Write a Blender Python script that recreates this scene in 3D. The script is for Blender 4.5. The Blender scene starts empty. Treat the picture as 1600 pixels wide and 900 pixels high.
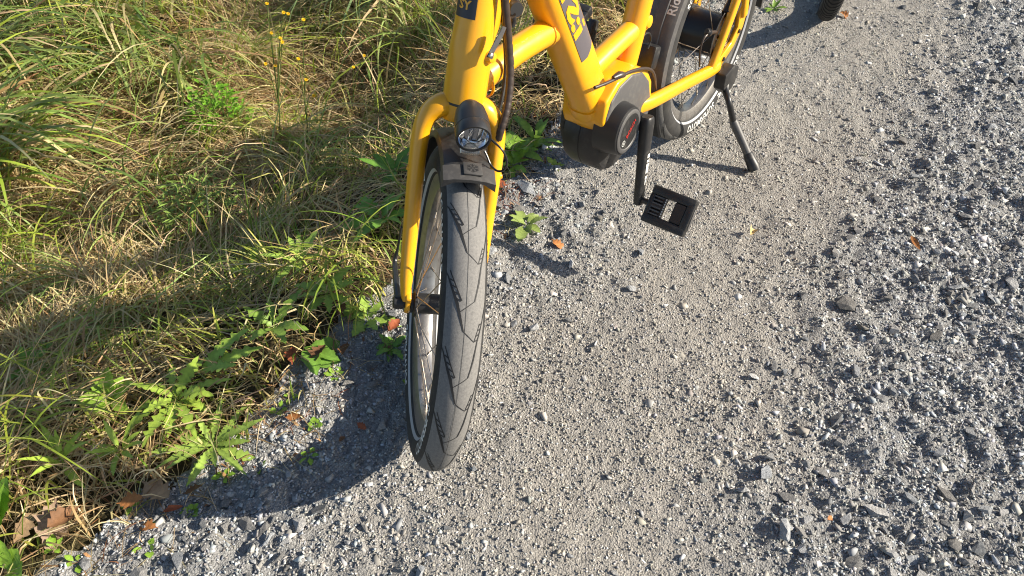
import bpy, bmesh, math, random
import numpy as np
from math import sin, cos, pi, radians
from mathutils import Vector, Matrix, Euler

random.seed(7)
rng = np.random.default_rng(7)
scene = bpy.context.scene
COL = scene.collection

# ------------------------------------------------------------------ camera
CAM_H, PITCH, ROLL, FPX = 1.1932, 0.8227, -0.0205, 1194.58
FW = Vector((0, cos(PITCH), -sin(PITCH)))
_rt = Vector((1, 0, 0)); _up = _rt.cross(FW)
RT = _rt * cos(ROLL) + _up * sin(ROLL)
UP = -_rt * sin(ROLL) + _up * cos(ROLL)
CAM = Vector((0, 0, CAM_H))
cd = bpy.data.cameras.new('camera'); cam = bpy.data.objects.new('camera', cd); COL.objects.link(cam)
cam.matrix_world = Matrix((( RT.x, UP.x, -FW.x, 0), (RT.y, UP.y, -FW.y, 0), (RT.z, UP.z, -FW.z, CAM_H), (0, 0, 0, 1)))
cd.sensor_width = 36.0; cd.lens = FPX / 1600 * 36.0
cd.clip_start = 0.02; cd.clip_end = 500
scene.camera = cam

# ------------------------------------------------------------------ light
SUN = Vector((1.85, -0.10, 1.0)).normalized()
world = bpy.data.worlds.new('World'); scene.world = world; world.use_nodes = True
wn = world.node_tree; wn.nodes.clear()
sky = wn.nodes.new('ShaderNodeTexSky'); sky.sky_type = 'NISHITA'; sky.sun_disc = False
sky.sun_elevation = math.asin(SUN.z); sky.sun_rotation = math.atan2(SUN.x, SUN.y)
bg = wn.nodes.new('ShaderNodeBackground'); bg.inputs['Strength'].default_value = 0.075
wo = wn.nodes.new('ShaderNodeOutputWorld')
wn.links.new(sky.outputs[0], bg.inputs[0]); wn.links.new(bg.outputs[0], wo.inputs[0])
sl = bpy.data.lights.new('sun', 'SUN'); sl.energy = 5.0; sl.angle = radians(0.5); sl.color = (1.0, 0.91, 0.765)
so = bpy.data.objects.new('sun', sl); COL.objects.link(so)
so.rotation_euler = SUN.to_track_quat('Z', 'Y').to_euler(); so.location = SUN * 10
vs = scene.view_settings
vs.view_transform = 'Standard'; vs.look = 'None'; vs.exposure = 1.02; vs.gamma = 1.0; vs.use_curve_mapping = False
scene.cycles.use_denoising = True; scene.cycles.adaptive_threshold = 0.004; scene.cycles.filter_width = 1.1
scene.cycles.max_bounces = 6; scene.cycles.transparent_max_bounces = 8
scene.cycles.caustics_reflective = False; scene.cycles.caustics_refractive = False

# ------------------------------------------------------------------ pixel helpers (a pixel of the 1600 px photo gives a direction only)
def ray(px):
    d = FW + RT * ((px[0] - 800) / FPX) + UP * ((450 - px[1]) / FPX)
    return d.normalized()
def gnd(px, z=0.0):
    d = ray(px); return CAM + d * ((z - CAM_H) / d.z)

# ------------------------------------------------------------------ numpy noise
def _hash(ix, iy, seed):
    h = (ix.astype(np.int64) * 374761393 + iy.astype(np.int64) * 668265263 + seed * 1442695041) & 0xffffffff
    h = ((h ^ (h >> 13)) * 1274126177) & 0xffffffff
    h = h ^ (h >> 16)
    return (h & 0xffffff) / float(0xffffff)
def vnoise(x, y, seed=0):
    x = np.asarray(x, float); y = np.asarray(y, float)
    ix = np.floor(x); iy = np.floor(y); fx = x - ix; fy = y - iy
    fx = fx * fx * (3 - 2 * fx); fy = fy * fy * (3 - 2 * fy)
    a = _hash(ix, iy, seed); b = _hash(ix + 1, iy, seed); c = _hash(ix, iy + 1, seed); d = _hash(ix + 1, iy + 1, seed)
    return (a * (1 - fx) + b * fx) * (1 - fy) + (c * (1 - fx) + d * fx) * fy - 0.5
def fbm(x, y, s, octv=3, seed=0):
    v = 0; a = 1.0
    for k in range(octv):
        v = v + a * vnoise(x * s, y * s, seed + k * 17); s *= 2.03; a *= 0.5
    return v
def sstep(a, b, x):
    t = np.clip((x - a) / (b - a), 0, 1); return t * t * (3 - 2 * t)

# ------------------------------------------------------------------ terrain
BND = [(-3.2, -1.6), (-1.3, 0.05), (-0.70, 0.545), (-0.565, 0.66), (-0.47, 0.75), (-0.404, 0.90), (-0.29, 1.03), (-0.142, 1.249),
       (0.005, 1.471), (0.15, 1.70), (0.395, 2.12), (0.56, 2.42), (0.75, 2.80), (1.3, 4.2), (3.0, 9.0)]
def verge_d(x, y):
    """signed distance into the grass verge (positive on the grass side)"""
    x = np.asarray(x, float); y = np.asarray(y, float)
    best = np.full(np.broadcast(x, y).shape, 1e9); sgn = np.ones_like(best)
    for (x0, y0), (x1, y1) in zip(BND[:-1], BND[1:]):
        dx, dy = x1 - x0, y1 - y0; L2 = dx * dx + dy * dy
        t = np.clip(((x - x0) * dx + (y - y0) * dy) / L2, 0, 1)
        qx, qy = x - (x0 + t * dx), y - (y0 + t * dy); d = np.hypot(qx, qy)
        c = dx * qy - dy * qx
        m = d < best; best = np.where(m, d, best); sgn = np.where(m, np.where(c > 0, 1.0, -1.0), sgn)
    return best * sgn
STRIP = [(0.08, 0.2), (0.14, 0.7), (0.26, 1.0), (0.50, 1.35), (0.74, 1.7), (0.98, 2.1), (1.30, 2.6), (2.1, 4.0)]
def strip_d(x, y):
    xs = np.array([p[0] for p in STRIP]); ys = np.array([p[1] for p in STRIP])
    return np.abs(x - np.interp(y, ys, xs))
def compact(x, y):
    """1 on the fine compacted wheel track, 0 on loose coarse gravel"""
    d = strip_d(x, y) + 0.22 * fbm(x, y, 4, 3, 5) - 0.10 * sstep(.0, -.35, x - .15)
    return 1 - sstep(0.02, 0.50, d - 0.14 * np.clip(y - 1.1, 0, 2))
def H(x, y, fine=True):
    x = np.asarray(x, float); y = np.asarray(y, float)
    d = verge_d(x, y)
    h = 0.012 * fbm(x, y, 2.2, 2, 3) * sstep(0.05, 0.4, np.abs(d))
    h = h - 0.20 * sstep(0.04, 0.80, d) + 0.10 * np.clip(d - 1.15, 0, 6)
    h = h + 0.11 * np.clip(d / 0.5, 0, 1) * fbm(x, y, 3.3, 3, 11)
    c = compact(x, y)
    h = h - 0.010 * c * (d < 0)
    if fine:
        g = (d < 0.06) * (x < 2.72) * (x > -1.95) * (y > -.12) * (y < 3.05)
        h = h + g * ((0.012 * (1 - c) + 0.0055) * fbm(x, y, 24, 3, 21) + (0.006 * (1 - c) + 0.0032) * vnoise(x * 130, y * 130, 31))
    return h
def hz(x, y, fine=False):
    return float(H(np.array([x]), np.array([y]), fine)[0])
def onground(px):
    """where the sight line through a pixel meets the terrain"""
    z = 0.0
    for _ in range(8):
        P = gnd(px, z); z = hz(P.x, P.y)
    return gnd(px, z)

# ------------------------------------------------------------------ materials
def mat(name, base=(0.5, 0.5, 0.5), rough=0.5, metal=0.0, **kw):
    m = bpy.data.materials.new(name); m.use_nodes = True
    b = m.node_tree.nodes['Principled BSDF']
    b.inputs['Base Color'].default_value = (*base, 1); b.inputs['Roughness'].default_value = rough; b.inputs['Metallic'].default_value = metal
    for k, v in kw.items():
        b.inputs[k.replace('_', ' ')].default_value = v
    return m
def N(m, t, **kw):
    n = m.node_tree.nodes.new(t)
    for k, v in kw.items(): setattr(n, k, v)
    return n
def L(m, a, b): m.node_tree.links.new(a, b)
def P_(m): return m.node_tree.nodes['Principled BSDF']
def grime(m, c1, c2, scale=20, lo=0.4, hi=0.65, bump=0.0, bscale=200, detail=6, rough=None):
    """object-space noise between two colours, optional fine bump"""
    tc = N(m, 'ShaderNodeTexCoord'); nz = N(m, 'ShaderNodeTexNoise'); nz.inputs['Scale'].default_value = scale; nz.inputs['Detail'].default_value = detail
    nz.inputs['Roughness'].default_value = 0.65
    L(m, tc.outputs['Object'], nz.inputs['Vector'])
    mr = N(m, 'ShaderNodeMapRange'); mr.inputs['From Min'].default_value = lo; mr.inputs['From Max'].default_value = hi
    L(m, nz.outputs['Fac'], mr.inputs['Value'])
    mx = N(m, 'ShaderNodeMix', data_type='RGBA'); mx.inputs['A'].default_value = (*c1, 1); mx.inputs['B'].default_value = (*c2, 1)
    L(m, mr.outputs['Result'], mx.inputs['Factor']); L(m, mx.outputs['Result'], P_(m).inputs['Base Color'])
    if rough:
        r2 = N(m, 'ShaderNodeMapRange'); r2.inputs['To Min'].default_value = rough[0]; r2.inputs['To Max'].default_value = rough[1]
        L(m, mr.outputs['Result'], r2.inputs['Value']); L(m, r2.outputs['Result'], P_(m).inputs['Roughness'])
    if bump:
        n2 = N(m, 'ShaderNodeTexNoise'); n2.inputs['Scale'].default_value = bscale; n2.inputs['Detail'].default_value = 4
        L(m, tc.outputs['Object'], n2.inputs['Vector'])
        bp = N(m, 'ShaderNodeBump'); bp.inputs['Strength'].default_value = bump; bp.inputs['Distance'].default_value = 0.002
        L(m, n2.outputs['Fac'], bp.inputs['Height']); L(m, bp.outputs['Normal'], P_(m).inputs['Normal'])
    return m

YEL = mat('yellow_paint', (0.82, 0.34, 0.012), 0.38, 0.0, Coat_Weight=0.25, Coat_Roughness=0.25)
grime(YEL, (0.80, 0.375, 0.010), (0.75, 0.34, 0.013), 35, 0.5, 0.75, rough=(0.28, 0.40))
RUB = grime(mat('tyre_rubber', (0.03, 0.03, 0.03), 0.8), (0.016, 0.016, 0.017), (0.035, 0.034, 0.032), 45, 0.4, 0.7, 0.25, 700)
TREAD = grime(mat('dusty_tread', (0.1, 0.1, 0.1), 0.9), (0.115, 0.112, 0.110), (0.225, 0.217, 0.205), 300, 0.25, 0.80, 0.2, 1100, detail=10)
GROOVE = mat('groove_rubber', (0.012, 0.012, 0.013), 0.7)
BLK = grime(mat('black_plastic', (0.02, 0.02, 0.02), 0.5), (0.017, 0.017, 0.018), (0.05, 0.047, 0.042), 60, 0.52, 0.75, 0.12, 900, rough=(0.42, 0.65))
BLKS = mat('black_satin', (0.018, 0.018, 0.019), 0.38)
GREY = grime(mat('grey_plastic', (0.09, 0.09, 0.09), 0.5), (0.075, 0.073, 0.074), (0.12, 0.115, 0.105), 80, 0.5, 0.75, 0.12, 900)
ALU = mat('aluminium', (0.55, 0.54, 0.52), 0.3, 1.0)
RIMM = grime(mat('rim_metal', (0.3, 0.3, 0.3), 0.35, 0.9), (0.36, 0.35, 0.34), (0.22, 0.2, 0.18), 60, 0.5, 0.75)
STEEL = mat('spoke_steel', (0.38, 0.33, 0.28), 0.38, 0.9)
REFL = mat('reflective_stripe', (0.36, 0.365, 0.38), 0.45)
DECAL = mat('decal_dark', (0.10, 0.09, 0.10), 0.45)
BADGE = mat('badge_black', (0.02, 0.022, 0.035), 0.35)
RED = mat('red_print', (0.42, 0.02, 0.015), 0.45)
WHT = mat('white_print', (0.62, 0.62, 0.60), 0.5)
CAB = mat('cable_brown_black', (0.045, 0.032, 0.026), 0.38)
GLS = mat('clear_glass', (0.95, 0.97, 1.0), 0.02, 0.0, Transmission_Weight=1.0, IOR=1.35)
MIR = mat('reflector', (0.85, 0.87, 0.9), 0.12, 1.0)
DISC = mat('brake_disc', (0.4, 0.39, 0.38), 0.3, 1.0)

def vcol_mat(name, rough=0.6, trans=0.0, attr='tint', bump=0.0, bscale=300, spec=0.4, speck=0.0):
    m = mat(name, (0.3, 0.3, 0.3), rough); b = P_(m); b.inputs['Specular IOR Level'].default_value = spec
    at = N(m, 'ShaderNodeAttribute', attribute_name=attr); src = at.outputs['Color']
    tc = N(m, 'ShaderNodeTexCoord')
    if speck:
        nz = N(m, 'ShaderNodeTexNoise'); nz.inputs['Scale'].default_value = bscale * 0.6; nz.inputs['Detail'].default_value = 5; nz.inputs['Roughness'].default_value = 0.75
        L(m, tc.outputs['Object'], nz.inputs['Vector'])
        mr = N(m, 'ShaderNodeMapRange'); mr.inputs['From Min'].default_value = 0.3; mr.inputs['From Max'].default_value = 0.7
        mr.inputs['To Min'].default_value = 1 - speck; mr.inputs['To Max'].default_value = 1 + speck
        L(m, nz.outputs['Fac'], mr.inputs['Value'])
        vm = N(m, 'ShaderNodeVectorMath', operation='SCALE'); L(m, src, vm.inputs[0]); L(m, mr.outputs['Result'], vm.inputs['Scale'])
        src = vm.outputs['Vector']
    L(m, src, b.inputs['Base Color'])
    if bump:
        n2 = N(m, 'ShaderNodeTexNoise'); n2.inputs['Scale'].default_value = bscale; n2.inputs['Detail'].default_value = 5
        L(m, tc.outputs['Object'], n2.inputs['Vector'])
        bp = N(m, 'ShaderNodeBump'); bp.inputs['Strength'].default_value = bump; bp.inputs['Distance'].default_value = 0.003
        L(m, n2.outputs['Fac'], bp.inputs['Height']); L(m, bp.outputs['Normal'], b.inputs['Normal'])
    if trans:
        t = N(m, 'ShaderNodeBsdfTranslucent'); L(m, src, t.inputs['Color'])
        mx = N(m, 'ShaderNodeMixShader'); mx.inputs[0].default_value = trans
        L(m, b.outputs[0], mx.inputs[1]); L(m, t.outputs[0], mx.inputs[2])
        L(m, mx.outputs[0], m.node_tree.nodes['Material Output'].inputs['Surface'])
    return m
GRASSM = vcol_mat('grass_blade', 0.5, 0.35, spec=0.35)
LEAFM = vcol_mat('weed_leaf', 0.45, 0.30, spec=0.4, bump=0.25, bscale=160, speck=0.15)
DRYM = vcol_mat('dry_leaf', 0.65, 0.12, spec=0.25, bump=0.4, bscale=120, speck=0.3)
STONEM = vcol_mat('crushed_stone', 0.85, 0, spec=0.25, bump=0.5, bscale=260, speck=0.30)
PEBM = vcol_mat('pebble_stone', 0.85, 0, spec=0.25)

def ground_mat(name, cols, scale, bump, fines=False):
    m = mat(name, (0.3, 0.3, 0.3), 0.92); b = P_(m); b.inputs['Specular IOR Level'].default_value = 0.2
    tc = N(m, 'ShaderNodeTexCoord')
    def noise(s, d=6, r=0.6):
        n = N(m, 'ShaderNodeTexNoise'); n.inputs['Scale'].default_value = s; n.inputs['Detail'].default_value = d; n.inputs['Roughness'].default_value = r
        L(m, tc.outputs['Object'], n.inputs['Vector']); return n.outputs['Fac']
    big = noise(3.0); fine = noise(scale, 6, 0.75)
    def mixc(fac, a, bb, lo, hi):
        mr = N(m, 'ShaderNodeMapRange'); mr.inputs['From Min'].default_value = lo; mr.inputs['From Max'].default_value = hi; L(m, fac, mr.inputs['Value'])
        x = N(m, 'ShaderNodeMix', data_type='RGBA'); L(m, mr.outputs['Result'], x.inputs['Factor'])
        for k, v in (('A', a), ('B', bb)):
            if isinstance(v, tuple): x.inputs[k].default_value = (*v, 1)
            else: L(m, v, x.inputs[k])
        return x.outputs['Result']
    c1 = mixc(fine, cols[0], cols[1], 0.3, 0.7); c2 = mixc(fine, cols[2], cols[3], 0.3, 0.7)
    if fines:
        at = N(m, 'ShaderNodeAttribute', attribute_name='fines'); ad = N(m, 'ShaderNodeMath', operation='MULTIPLY_ADD'); ad.inputs[1].default_value = 0.8; L(m, at.outputs['Fac'], ad.inputs[0])
        sb_ = N(m, 'ShaderNodeMath', operation='SUBTRACT'); L(m, big, sb_.inputs[0]); sb_.inputs[1].default_value = 0.4; L(m, sb_.outputs[0], ad.inputs[2]); L(m, mixc(ad.outputs[0], c2, c1, 0.0, 0.9), b.inputs['Base Color'])
    else: L(m, mixc(big, c1, c2, 0.42, 0.6), b.inputs['Base Color'])
    vo = N(m, 'ShaderNodeTexVoronoi'); vo.inputs['Scale'].default_value = scale * 1.5; L(m, tc.outputs['Object'], vo.inputs['Vector'])
    b1 = N(m, 'ShaderNodeBump'); b1.inputs['Strength'].default_value = bump; b1.inputs['Distance'].default_value = 0.004; b1.invert = True
    L(m, vo.outputs['Distance'], b1.inputs['Height'])
    b2 = N(m, 'ShaderNodeBump'); b2.inputs['Strength'].default_value = bump; b2.inputs['Distance'].default_value = 0.003
    L(m, fine, b2.inputs['Height']); L(m, b1.outputs['Normal'], b2.inputs['Normal']); L(m, b2.outputs['Normal'], b.inputs['Normal'])
    return m
GRAVELM = ground_mat('gravel_grit', ((0.185, 0.176, 0.161), (0.485, 0.455, 0.41), (0.16, 0.162, 0.165), (0.40, 0.40, 0.395)), 190, 1.0, True)
SOILM = ground_mat('verge_soil', ((0.025, 0.018, 0.010), (0.09, 0.065, 0.035), (0.02, 0.018, 0.008), (0.07, 0.055, 0.022)), 90, 0.8)

# ------------------------------------------------------------------ mesh helpers
def new_mesh(name, v, f, smooth=True, angle=40):
    me = bpy.data.meshes.new(name); me.from_pydata([tuple(p) for p in v], [], [tuple(q) for q in f]); me.update()
    if smooth:
        me.polygons.foreach_set('use_smooth', [True] * len(me.polygons))
        if angle: me.set_sharp_from_angle(angle=radians(angle))
    return me
def big_mesh(name, v, quads=None, tris=None, col=None, smooth=False):
    """large numpy mesh: v (n,3), quads (m,4), tris (k,3), col (n,3)"""
    me = bpy.data.meshes.new(name)
    nq = 0 if quads is None else len(quads); nt = 0 if tris is None else len(tris)
    idx = np.concatenate([a.ravel() for a in (quads, tris) if a is not None]).astype(np.int32)
    me.vertices.add(len(v)); me.vertices.foreach_set('co', np.ascontiguousarray(v, np.float32).ravel())
    me.loops.add(len(idx)); me.loops.foreach_set('vertex_index', idx)
    me.polygons.add(nq + nt)
    st = np.concatenate([np.arange(nq) * 4, nq * 4 + np.arange(nt) * 3]).astype(np.int32)
    me.polygons.foreach_set('loop_start', st)
    me.update(calc_edges=True); me.validate()
    if col is not None: set_tint(me, col)
    if smooth: me.polygons.foreach_set('use_smooth', np.ones(nq + nt, bool))
    return me
def set_tint(me, col):
    at = me.attributes.new('tint', 'FLOAT_COLOR', 'POINT')
    c = np.ones((len(me.vertices), 4), np.float32); c[:, :3] = col
    at.data.foreach_set('color', c.ravel())
def link(name, me, m=None, parent=None, M=None):
    o = bpy.data.objects.new(name, me); COL.objects.link(o)
    if m is not None and me is not None and not me.materials: me.materials.append(m)
    if parent is not None: o.parent = parent
    if M is not None: o.matrix_local = M
    return o
def empty(name, M=None):
    o = bpy.data.objects.new(name, None); COL.objects.link(o); o.empty_display_size = 0.05
    if M is not None: o.matrix_world = M
    return o
def tag(o, label=None, cat=None, group=None, kind=None):
    if label: o['label'] = label
    if cat: o['category'] = cat
    if group: o['group'] = group
    if kind: o['kind'] = kind
    return o
def catmull(pts, vals, sub):
    P = [Vector(p) for p in pts]
    if sub <= 1 or len(P) < 3:
        if sub > 1 and len(P) == 2:
            n = sub; return [P[0].lerp(P[1], i / n) for i in range(n + 1)], [vals[0] * (1 - i / n) + vals[1] * (i / n) for i in range(n + 1)]
        return P, list(vals)
    oP, oV = [], []
    for i in range(len(P) - 1):
        p0 = P[max(i - 1, 0)]; p1 = P[i]; p2 = P[i + 1]; p3 = P[min(i + 2, len(P) - 1)]
        for k in range(sub):
            t = k / sub
            oP.append(0.5 * ((2 * p1) + (p2 - p0) * t + (2 * p0 - 5 * p1 + 4 * p2 - p3) * t * t + (3 * p1 - p0 - 3 * p2 + p3) * t ** 3))
            oV.append(vals[i] * (1 - t) + vals[i + 1] * t)
    oP.append(P[-1]); oV.append(vals[-1]); return oP, oV
class MB:
    def __init__(s): s.v = []; s.f = []
    def add(s, v, f):
        o = len(s.v); s.v += [Vector(p) for p in v]; s.f += [tuple(i + o for i in q) for q in f]; return s
    def tube(s, pts, rad, seg=14, sub=4, ref=(0, 1, 0), expo=2.0, caps=True, round_end=False):
        rad = [np.array(r if hasattr(r, '__len__') else (r, r), float) for r in (rad if hasattr(rad, '__len__') and not isinstance(rad, tuple) else [rad] * len(pts))]
        P, R_ = catmull(pts, rad, sub)
        n = len(P); V = []; ref = Vector(ref)
        for i in range(n):
            t = (P[min(i + 1, n - 1)] - P[max(i - 1, 0)]).normalized()
            a = (ref - t * ref.dot(t))
            if a.length < 1e-4: a = Vector((1, 0, 0)) - t * t.x
            a.normalize(); b = t.cross(a)
            for k in range(seg):
                w = 2 * pi * k / seg; c, d = cos(w), sin(w)
                c = math.copysign(abs(c) ** (2 / expo), c); d = math.copysign(abs(d) ** (2 / expo), d)
                V.append(P[i] + a * (c * R_[i][0]) + b * (d * R_[i][1]))
        F = [(i * seg + k, i * seg + (k + 1) % seg, (i + 1) * seg + (k + 1) % seg, (i + 1) * seg + k) for i in range(n - 1) for k in range(seg)]
        if caps: F += [tuple(reversed(range(seg))), tuple((n - 1) * seg + k for k in range(seg))]
        return s.add(V, F)
    def lathe(s, prof, org=(0, 0, 0), axis=(0, 1, 0), seg=28, caps=True):
        ax = Vector(axis).normalized(); a = ax.orthogonal().normalized(); b = ax.cross(a); org = Vector(org)
        V = [org + ax * h + (a * cos(2 * pi * k / seg) + b * sin(2 * pi * k / seg)) * max(r, 1e-5) for h, r in prof for k in range(seg)]
        n = len(prof)
        F = [(i * seg + k, i * seg + (k + 1) % seg, (i + 1) * seg + (k + 1) % seg, (i + 1) * seg + k) for i in range(n - 1) for k in range(seg)]
        if caps: F += [tuple(reversed(range(seg))), tuple((n - 1) * seg + k for k in range(seg))]
        return s.add(V, F)
    def ring(s, prof, seg=72, org=(0, 0, 0)):
        """closed profile [(radius, y)] swept round the y axis"""
        n = len(prof); org = Vector(org)
        V = [org + Vector((cos(2 * pi * k / seg) * r, y, sin(2 * pi * k / seg) * r)) for k in range(seg) for r, y in prof]
        F = [(k * n + i, k * n + (i + 1) % n, ((k + 1) % seg) * n + (i + 1) % n, ((k + 1) % seg) * n + i) for k in range(seg) for i in range(n)]
        return s.add(V, F)
    def prism(s, outline, y0, y1, bevel=0.0, segs=2):
        bm = bmesh.new(); n = len(outline)
        a = [bm.verts.new((x, y0, z)) for x, z in outline]; b = [bm.verts.new((x, y1, z)) for x, z in outline]
        bm.faces.new(a); bm.faces.new(list(reversed(b)))
        for i in range(n): bm.faces.new((a[i], b[i], b[(i + 1) % n], a[(i + 1) % n]))
        bmesh.ops.recalc_face_normals(bm, faces=bm.faces)
        if bevel: bmesh.ops.bevel(bm, geom=list(bm.edges), offset=bevel, segments=segs, profile=0.5, affect='EDGES', clamp_overlap=True)
        return s.addbm(bm)
    def box(s, c, size, rot=None, bevel=0.0, segs=2, taper=None):
        bm = bmesh.new(); bmesh.ops.create_cube(bm, size=1.0)
        for v in bm.verts:
            v.co = Vector((v.co.x * size[0], v.co.y * size[1], v.co.z * size[2]))
        if bevel: bmesh.ops.bevel(bm, geom=list(bm.edges), offset=bevel, segments=segs, profile=0.5, affect='EDGES', clamp_overlap=True)
        if rot is not None: bmesh.ops.transform(bm, matrix=rot, verts=bm.verts)
        bmesh.ops.translate(bm, vec=Vector(c), verts=bm.verts)
        return s.addbm(bm)
    def addbm(s, bm):
        bm.verts.index_update(); v = [x.co.copy() for x in bm.verts]; f = [[q.index for q in p.verts] for p in bm.faces]; bm.free(); return s.add(v, f)
    def xf(s, M): s.v = [M @ p for p in s.v]; return s
    def build(s, name, m, parent=None, M=None, smooth=True, angle=40):
        return link(name, new_mesh(name, s.v, s.f, smooth, angle), m, parent, M)

def text2d(t, size=1.0, bold=0.0):
    """flat text as (verts2d, faces), centred on x, baseline 0"""
    cu = bpy.data.curves.new('txt', 'FONT'); cu.body = t; cu.size = size; cu.resolution_u = 2; cu.align_x = 'CENTER'; cu.offset = bold
    o = bpy.data.objects.new('txt', cu); COL.objects.link(o)
    dg = bpy.context.evaluated_depsgraph_get(); me = bpy.data.meshes.new_from_object(o.evaluated_get(dg))
    bm = bmesh.new(); bm.from_mesh(me); bmesh.ops.triangulate(bm, faces=bm.faces)
    for _ in range(1): bmesh.ops.subdivide_edges(bm, edges=[e for e in bm.edges if e.calc_length() > size * 0.25], cuts=1)
    bmesh.ops.triangulate(bm, faces=bm.faces)
    bm.verts.index_update(); v = [(x.co.x, x.co.y) for x in bm.verts]; f = [[q.index for q in p.verts] for p in bm.faces]; bm.free()
    bpy.data.objects.remove(o); bpy.data.curves.remove(cu); bpy.data.meshes.remove(me)
    return v, f
def frame_matrix(org, x, y, z):
    return Matrix(((x.x, y.x, z.x, org.x), (x.y, y.y, z.y, org.y), (x.z, y.z, z.z, org.z), (0, 0, 0, 1)))

# ================================================================== THE SETTING
def axis_coords(lo, hi, step, far, grow=1.22):
    c = list(np.arange(lo, hi + step / 2, step)); s = step; a = lo
    left = []
    while a > -far: s *= grow; a -= s; left.append(a)
    s = step; a = hi; right = []
    while a < far: s *= grow; a += s; right.append(a)
    return np.array(left[::-1] + c + right)
gx = axis_coords(-1.9, 2.7, 0.0086, 60); gy = axis_coords(-0.1, 3.0, 0.0084, 60)
GX, GY = np.meshgrid(gx, gy); GZ = H(GX, GY)
GV = np.stack([GX, GY, GZ], -1).reshape(-1, 3)
nx, ny = len(gx), len(gy)
I = np.arange(nx * ny).reshape(ny, nx)
GQ = np.stack([I[:-1, :-1], I[:-1, 1:], I[1:, 1:], I[1:, :-1]], -1).reshape(-1, 4)
cxm = GV[GQ].mean(1); GD = verge_d(cxm[:, 0], cxm[:, 1]) + 0.05 * fbm(cxm[:, 0], cxm[:, 1], 14, 3, 77)
def submesh(name, q):
    u, inv = np.unique(q, return_inverse=True); me = big_mesh(name, GV[u], quads=inv.reshape(-1, 4), smooth=True)
    me.attributes.new('fines', 'FLOAT', 'POINT').data.foreach_set('value', compact(GV[u, 0], GV[u, 1]).astype(np.float32)); return me
tag(link('gravel_path', submesh('gravel_path', GQ[GD < 0.03]), GRAVELM), kind='structure')
tag(link('verge_ground', submesh('verge_ground', GQ[GD >= 0.03]), SOILM), kind='structure')

# ------------------------------------------------------------------ crushed stone shapes
def hull_shape(n, flat, seed):
    r = random.Random(seed); bm = bmesh.new()
    for i in range(n):
        v = Vector((r.gauss(0, 1), r.gauss(0, 1), r.gauss(0, 1))).normalized() * r.uniform(0.8, 1.05)
        bm.verts.new((v.x * r.uniform(0.95, 1.25), v.y * 0.85, v.z * flat))
    h = bmesh.ops.convex_hull(bm, input=bm.verts)
    for g in set(h['geom_interior'] + h['geom_unused']):
        if isinstance(g, bmesh.types.BMVert) and g.is_valid: bm.verts.remove(g)
    bmesh.ops.triangulate(bm, faces=bm.faces); bmesh.ops.recalc_face_normals(bm, faces=bm.faces)
    bm.verts.index_update(); v = np.array([x.co[:] for x in bm.verts]); f = np.array([[q.index for q in p.verts] for p in bm.faces]); bm.free()
    return v, f
SMALL = [hull_shape(random.choice((6, 7, 8)), random.uniform(0.45, 0.8), 100 + k) for k in range(18)]
def stone_cols(n, bright=1.0, warm=None):
    g = np.clip(rng.normal(0.335, 0.085, n), 0.12, 0.60)
    w = rng.random(n) < 0.06; g = np.where(w, rng.uniform(0.45, 0.62, n), g)
    t = rng.normal(0, 0.018, (n, 3)); tint = np.array([1.0, 1.0, 1.0]) + np.where(rng.random((n, 1)) < 0.45, np.array([[-0.05, 0.0, 0.055]]), np.array([[0.035, 0.01, -0.045]]))
    if warm is not None: tint = tint + warm[:, None] * np.array([[.05, .0, -.07]])
    return np.clip(g[:, None] * (tint + t) * bright, 0.03, 0.7)
def scatter_stones(x, y, size, sink=0.35, embed_compact=True):
    n = len(x); z = H(x, y)
    vs_, fs_, cs_ = [], [], []; off = 0
    which = rng.integers(0, len(SMALL), n); col = stone_cols(n, 1.0, compact(x, y))
    for k, (sv, sf) in enumerate(SMALL):
        m = which == k; c = m.sum()
        if not c: continue
        a = rng.uniform(0, 2 * pi, c); tl = rng.normal(0, 0.55, c)
        P = sv[None] * size[m][:, None, None]
        yy = P[..., 1] * np.cos(tl)[:, None] - P[..., 2] * np.sin(tl)[:, None]; zz = P[..., 1] * np.sin(tl)[:, None] + P[..., 2] * np.cos(tl)[:, None]
        xx = P[..., 0]; X = xx * np.cos(a)[:, None] - yy * np.sin(a)[:, None]; Y = xx * np.sin(a)[:, None] + yy * np.cos(a)[:, None]
        V = np.stack([X + x[m][:, None], Y + y[m][:, None], zz + (z[m] + size[m] * (0.5 - sink[m]))[:, None]], -1)
        nv = len(sv); F = sf[None] + (np.arange(c) * nv)[:, None, None] + off
        vs_.append(V.reshape(-1, 3)); fs_.append(F.reshape(-1, 3)); cs_.append(np.repeat(col[m], nv, 0)); off += c * nv
    return np.concatenate(vs_), np.concatenate(fs_), np.concatenate(cs_)
def in_view(x, y, mx=140, top=-90):
    dz = -CAM_H; w = x * FW.x + y * FW.y + dz * FW.z
    u = 800 + FPX * (x * RT.x + y * RT.y + dz * RT.z) / w; v = 450 - FPX * (x * UP.x + y * UP.y + dz * UP.z) / w
    return (w > 0.2) & (u > -mx) & (u < 1600 + mx) & (v > top) & (v < 900 + mx)
def gravel_points(n, dens):
    n = int(n * 1.78); x = rng.uniform(-1.2, 2.7, n); y = rng.uniform(-0.1, 3.0, n)
    d = verge_d(x, y) + 0.06 * fbm(x, y, 12, 3, 41)
    k = in_view(x, y, 1200, -260) & (d < 0.02) & (rng.random(n) < dens(x, y) * np.where(in_view(x, y), 1.0, 0.42))
    return x[k], y[k]
def near_fac(y): return np.clip(1.25 - 0.35 * y, 0.4, 1.0)
x1, y1 = gravel_points(300000, lambda x, y: near_fac(y) * np.clip(0.62 - 0.12 * compact(x, y) + 0.5 * compact(x, y) * fbm(x, y, 6, 3, 71), 0.15, 1))
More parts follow.
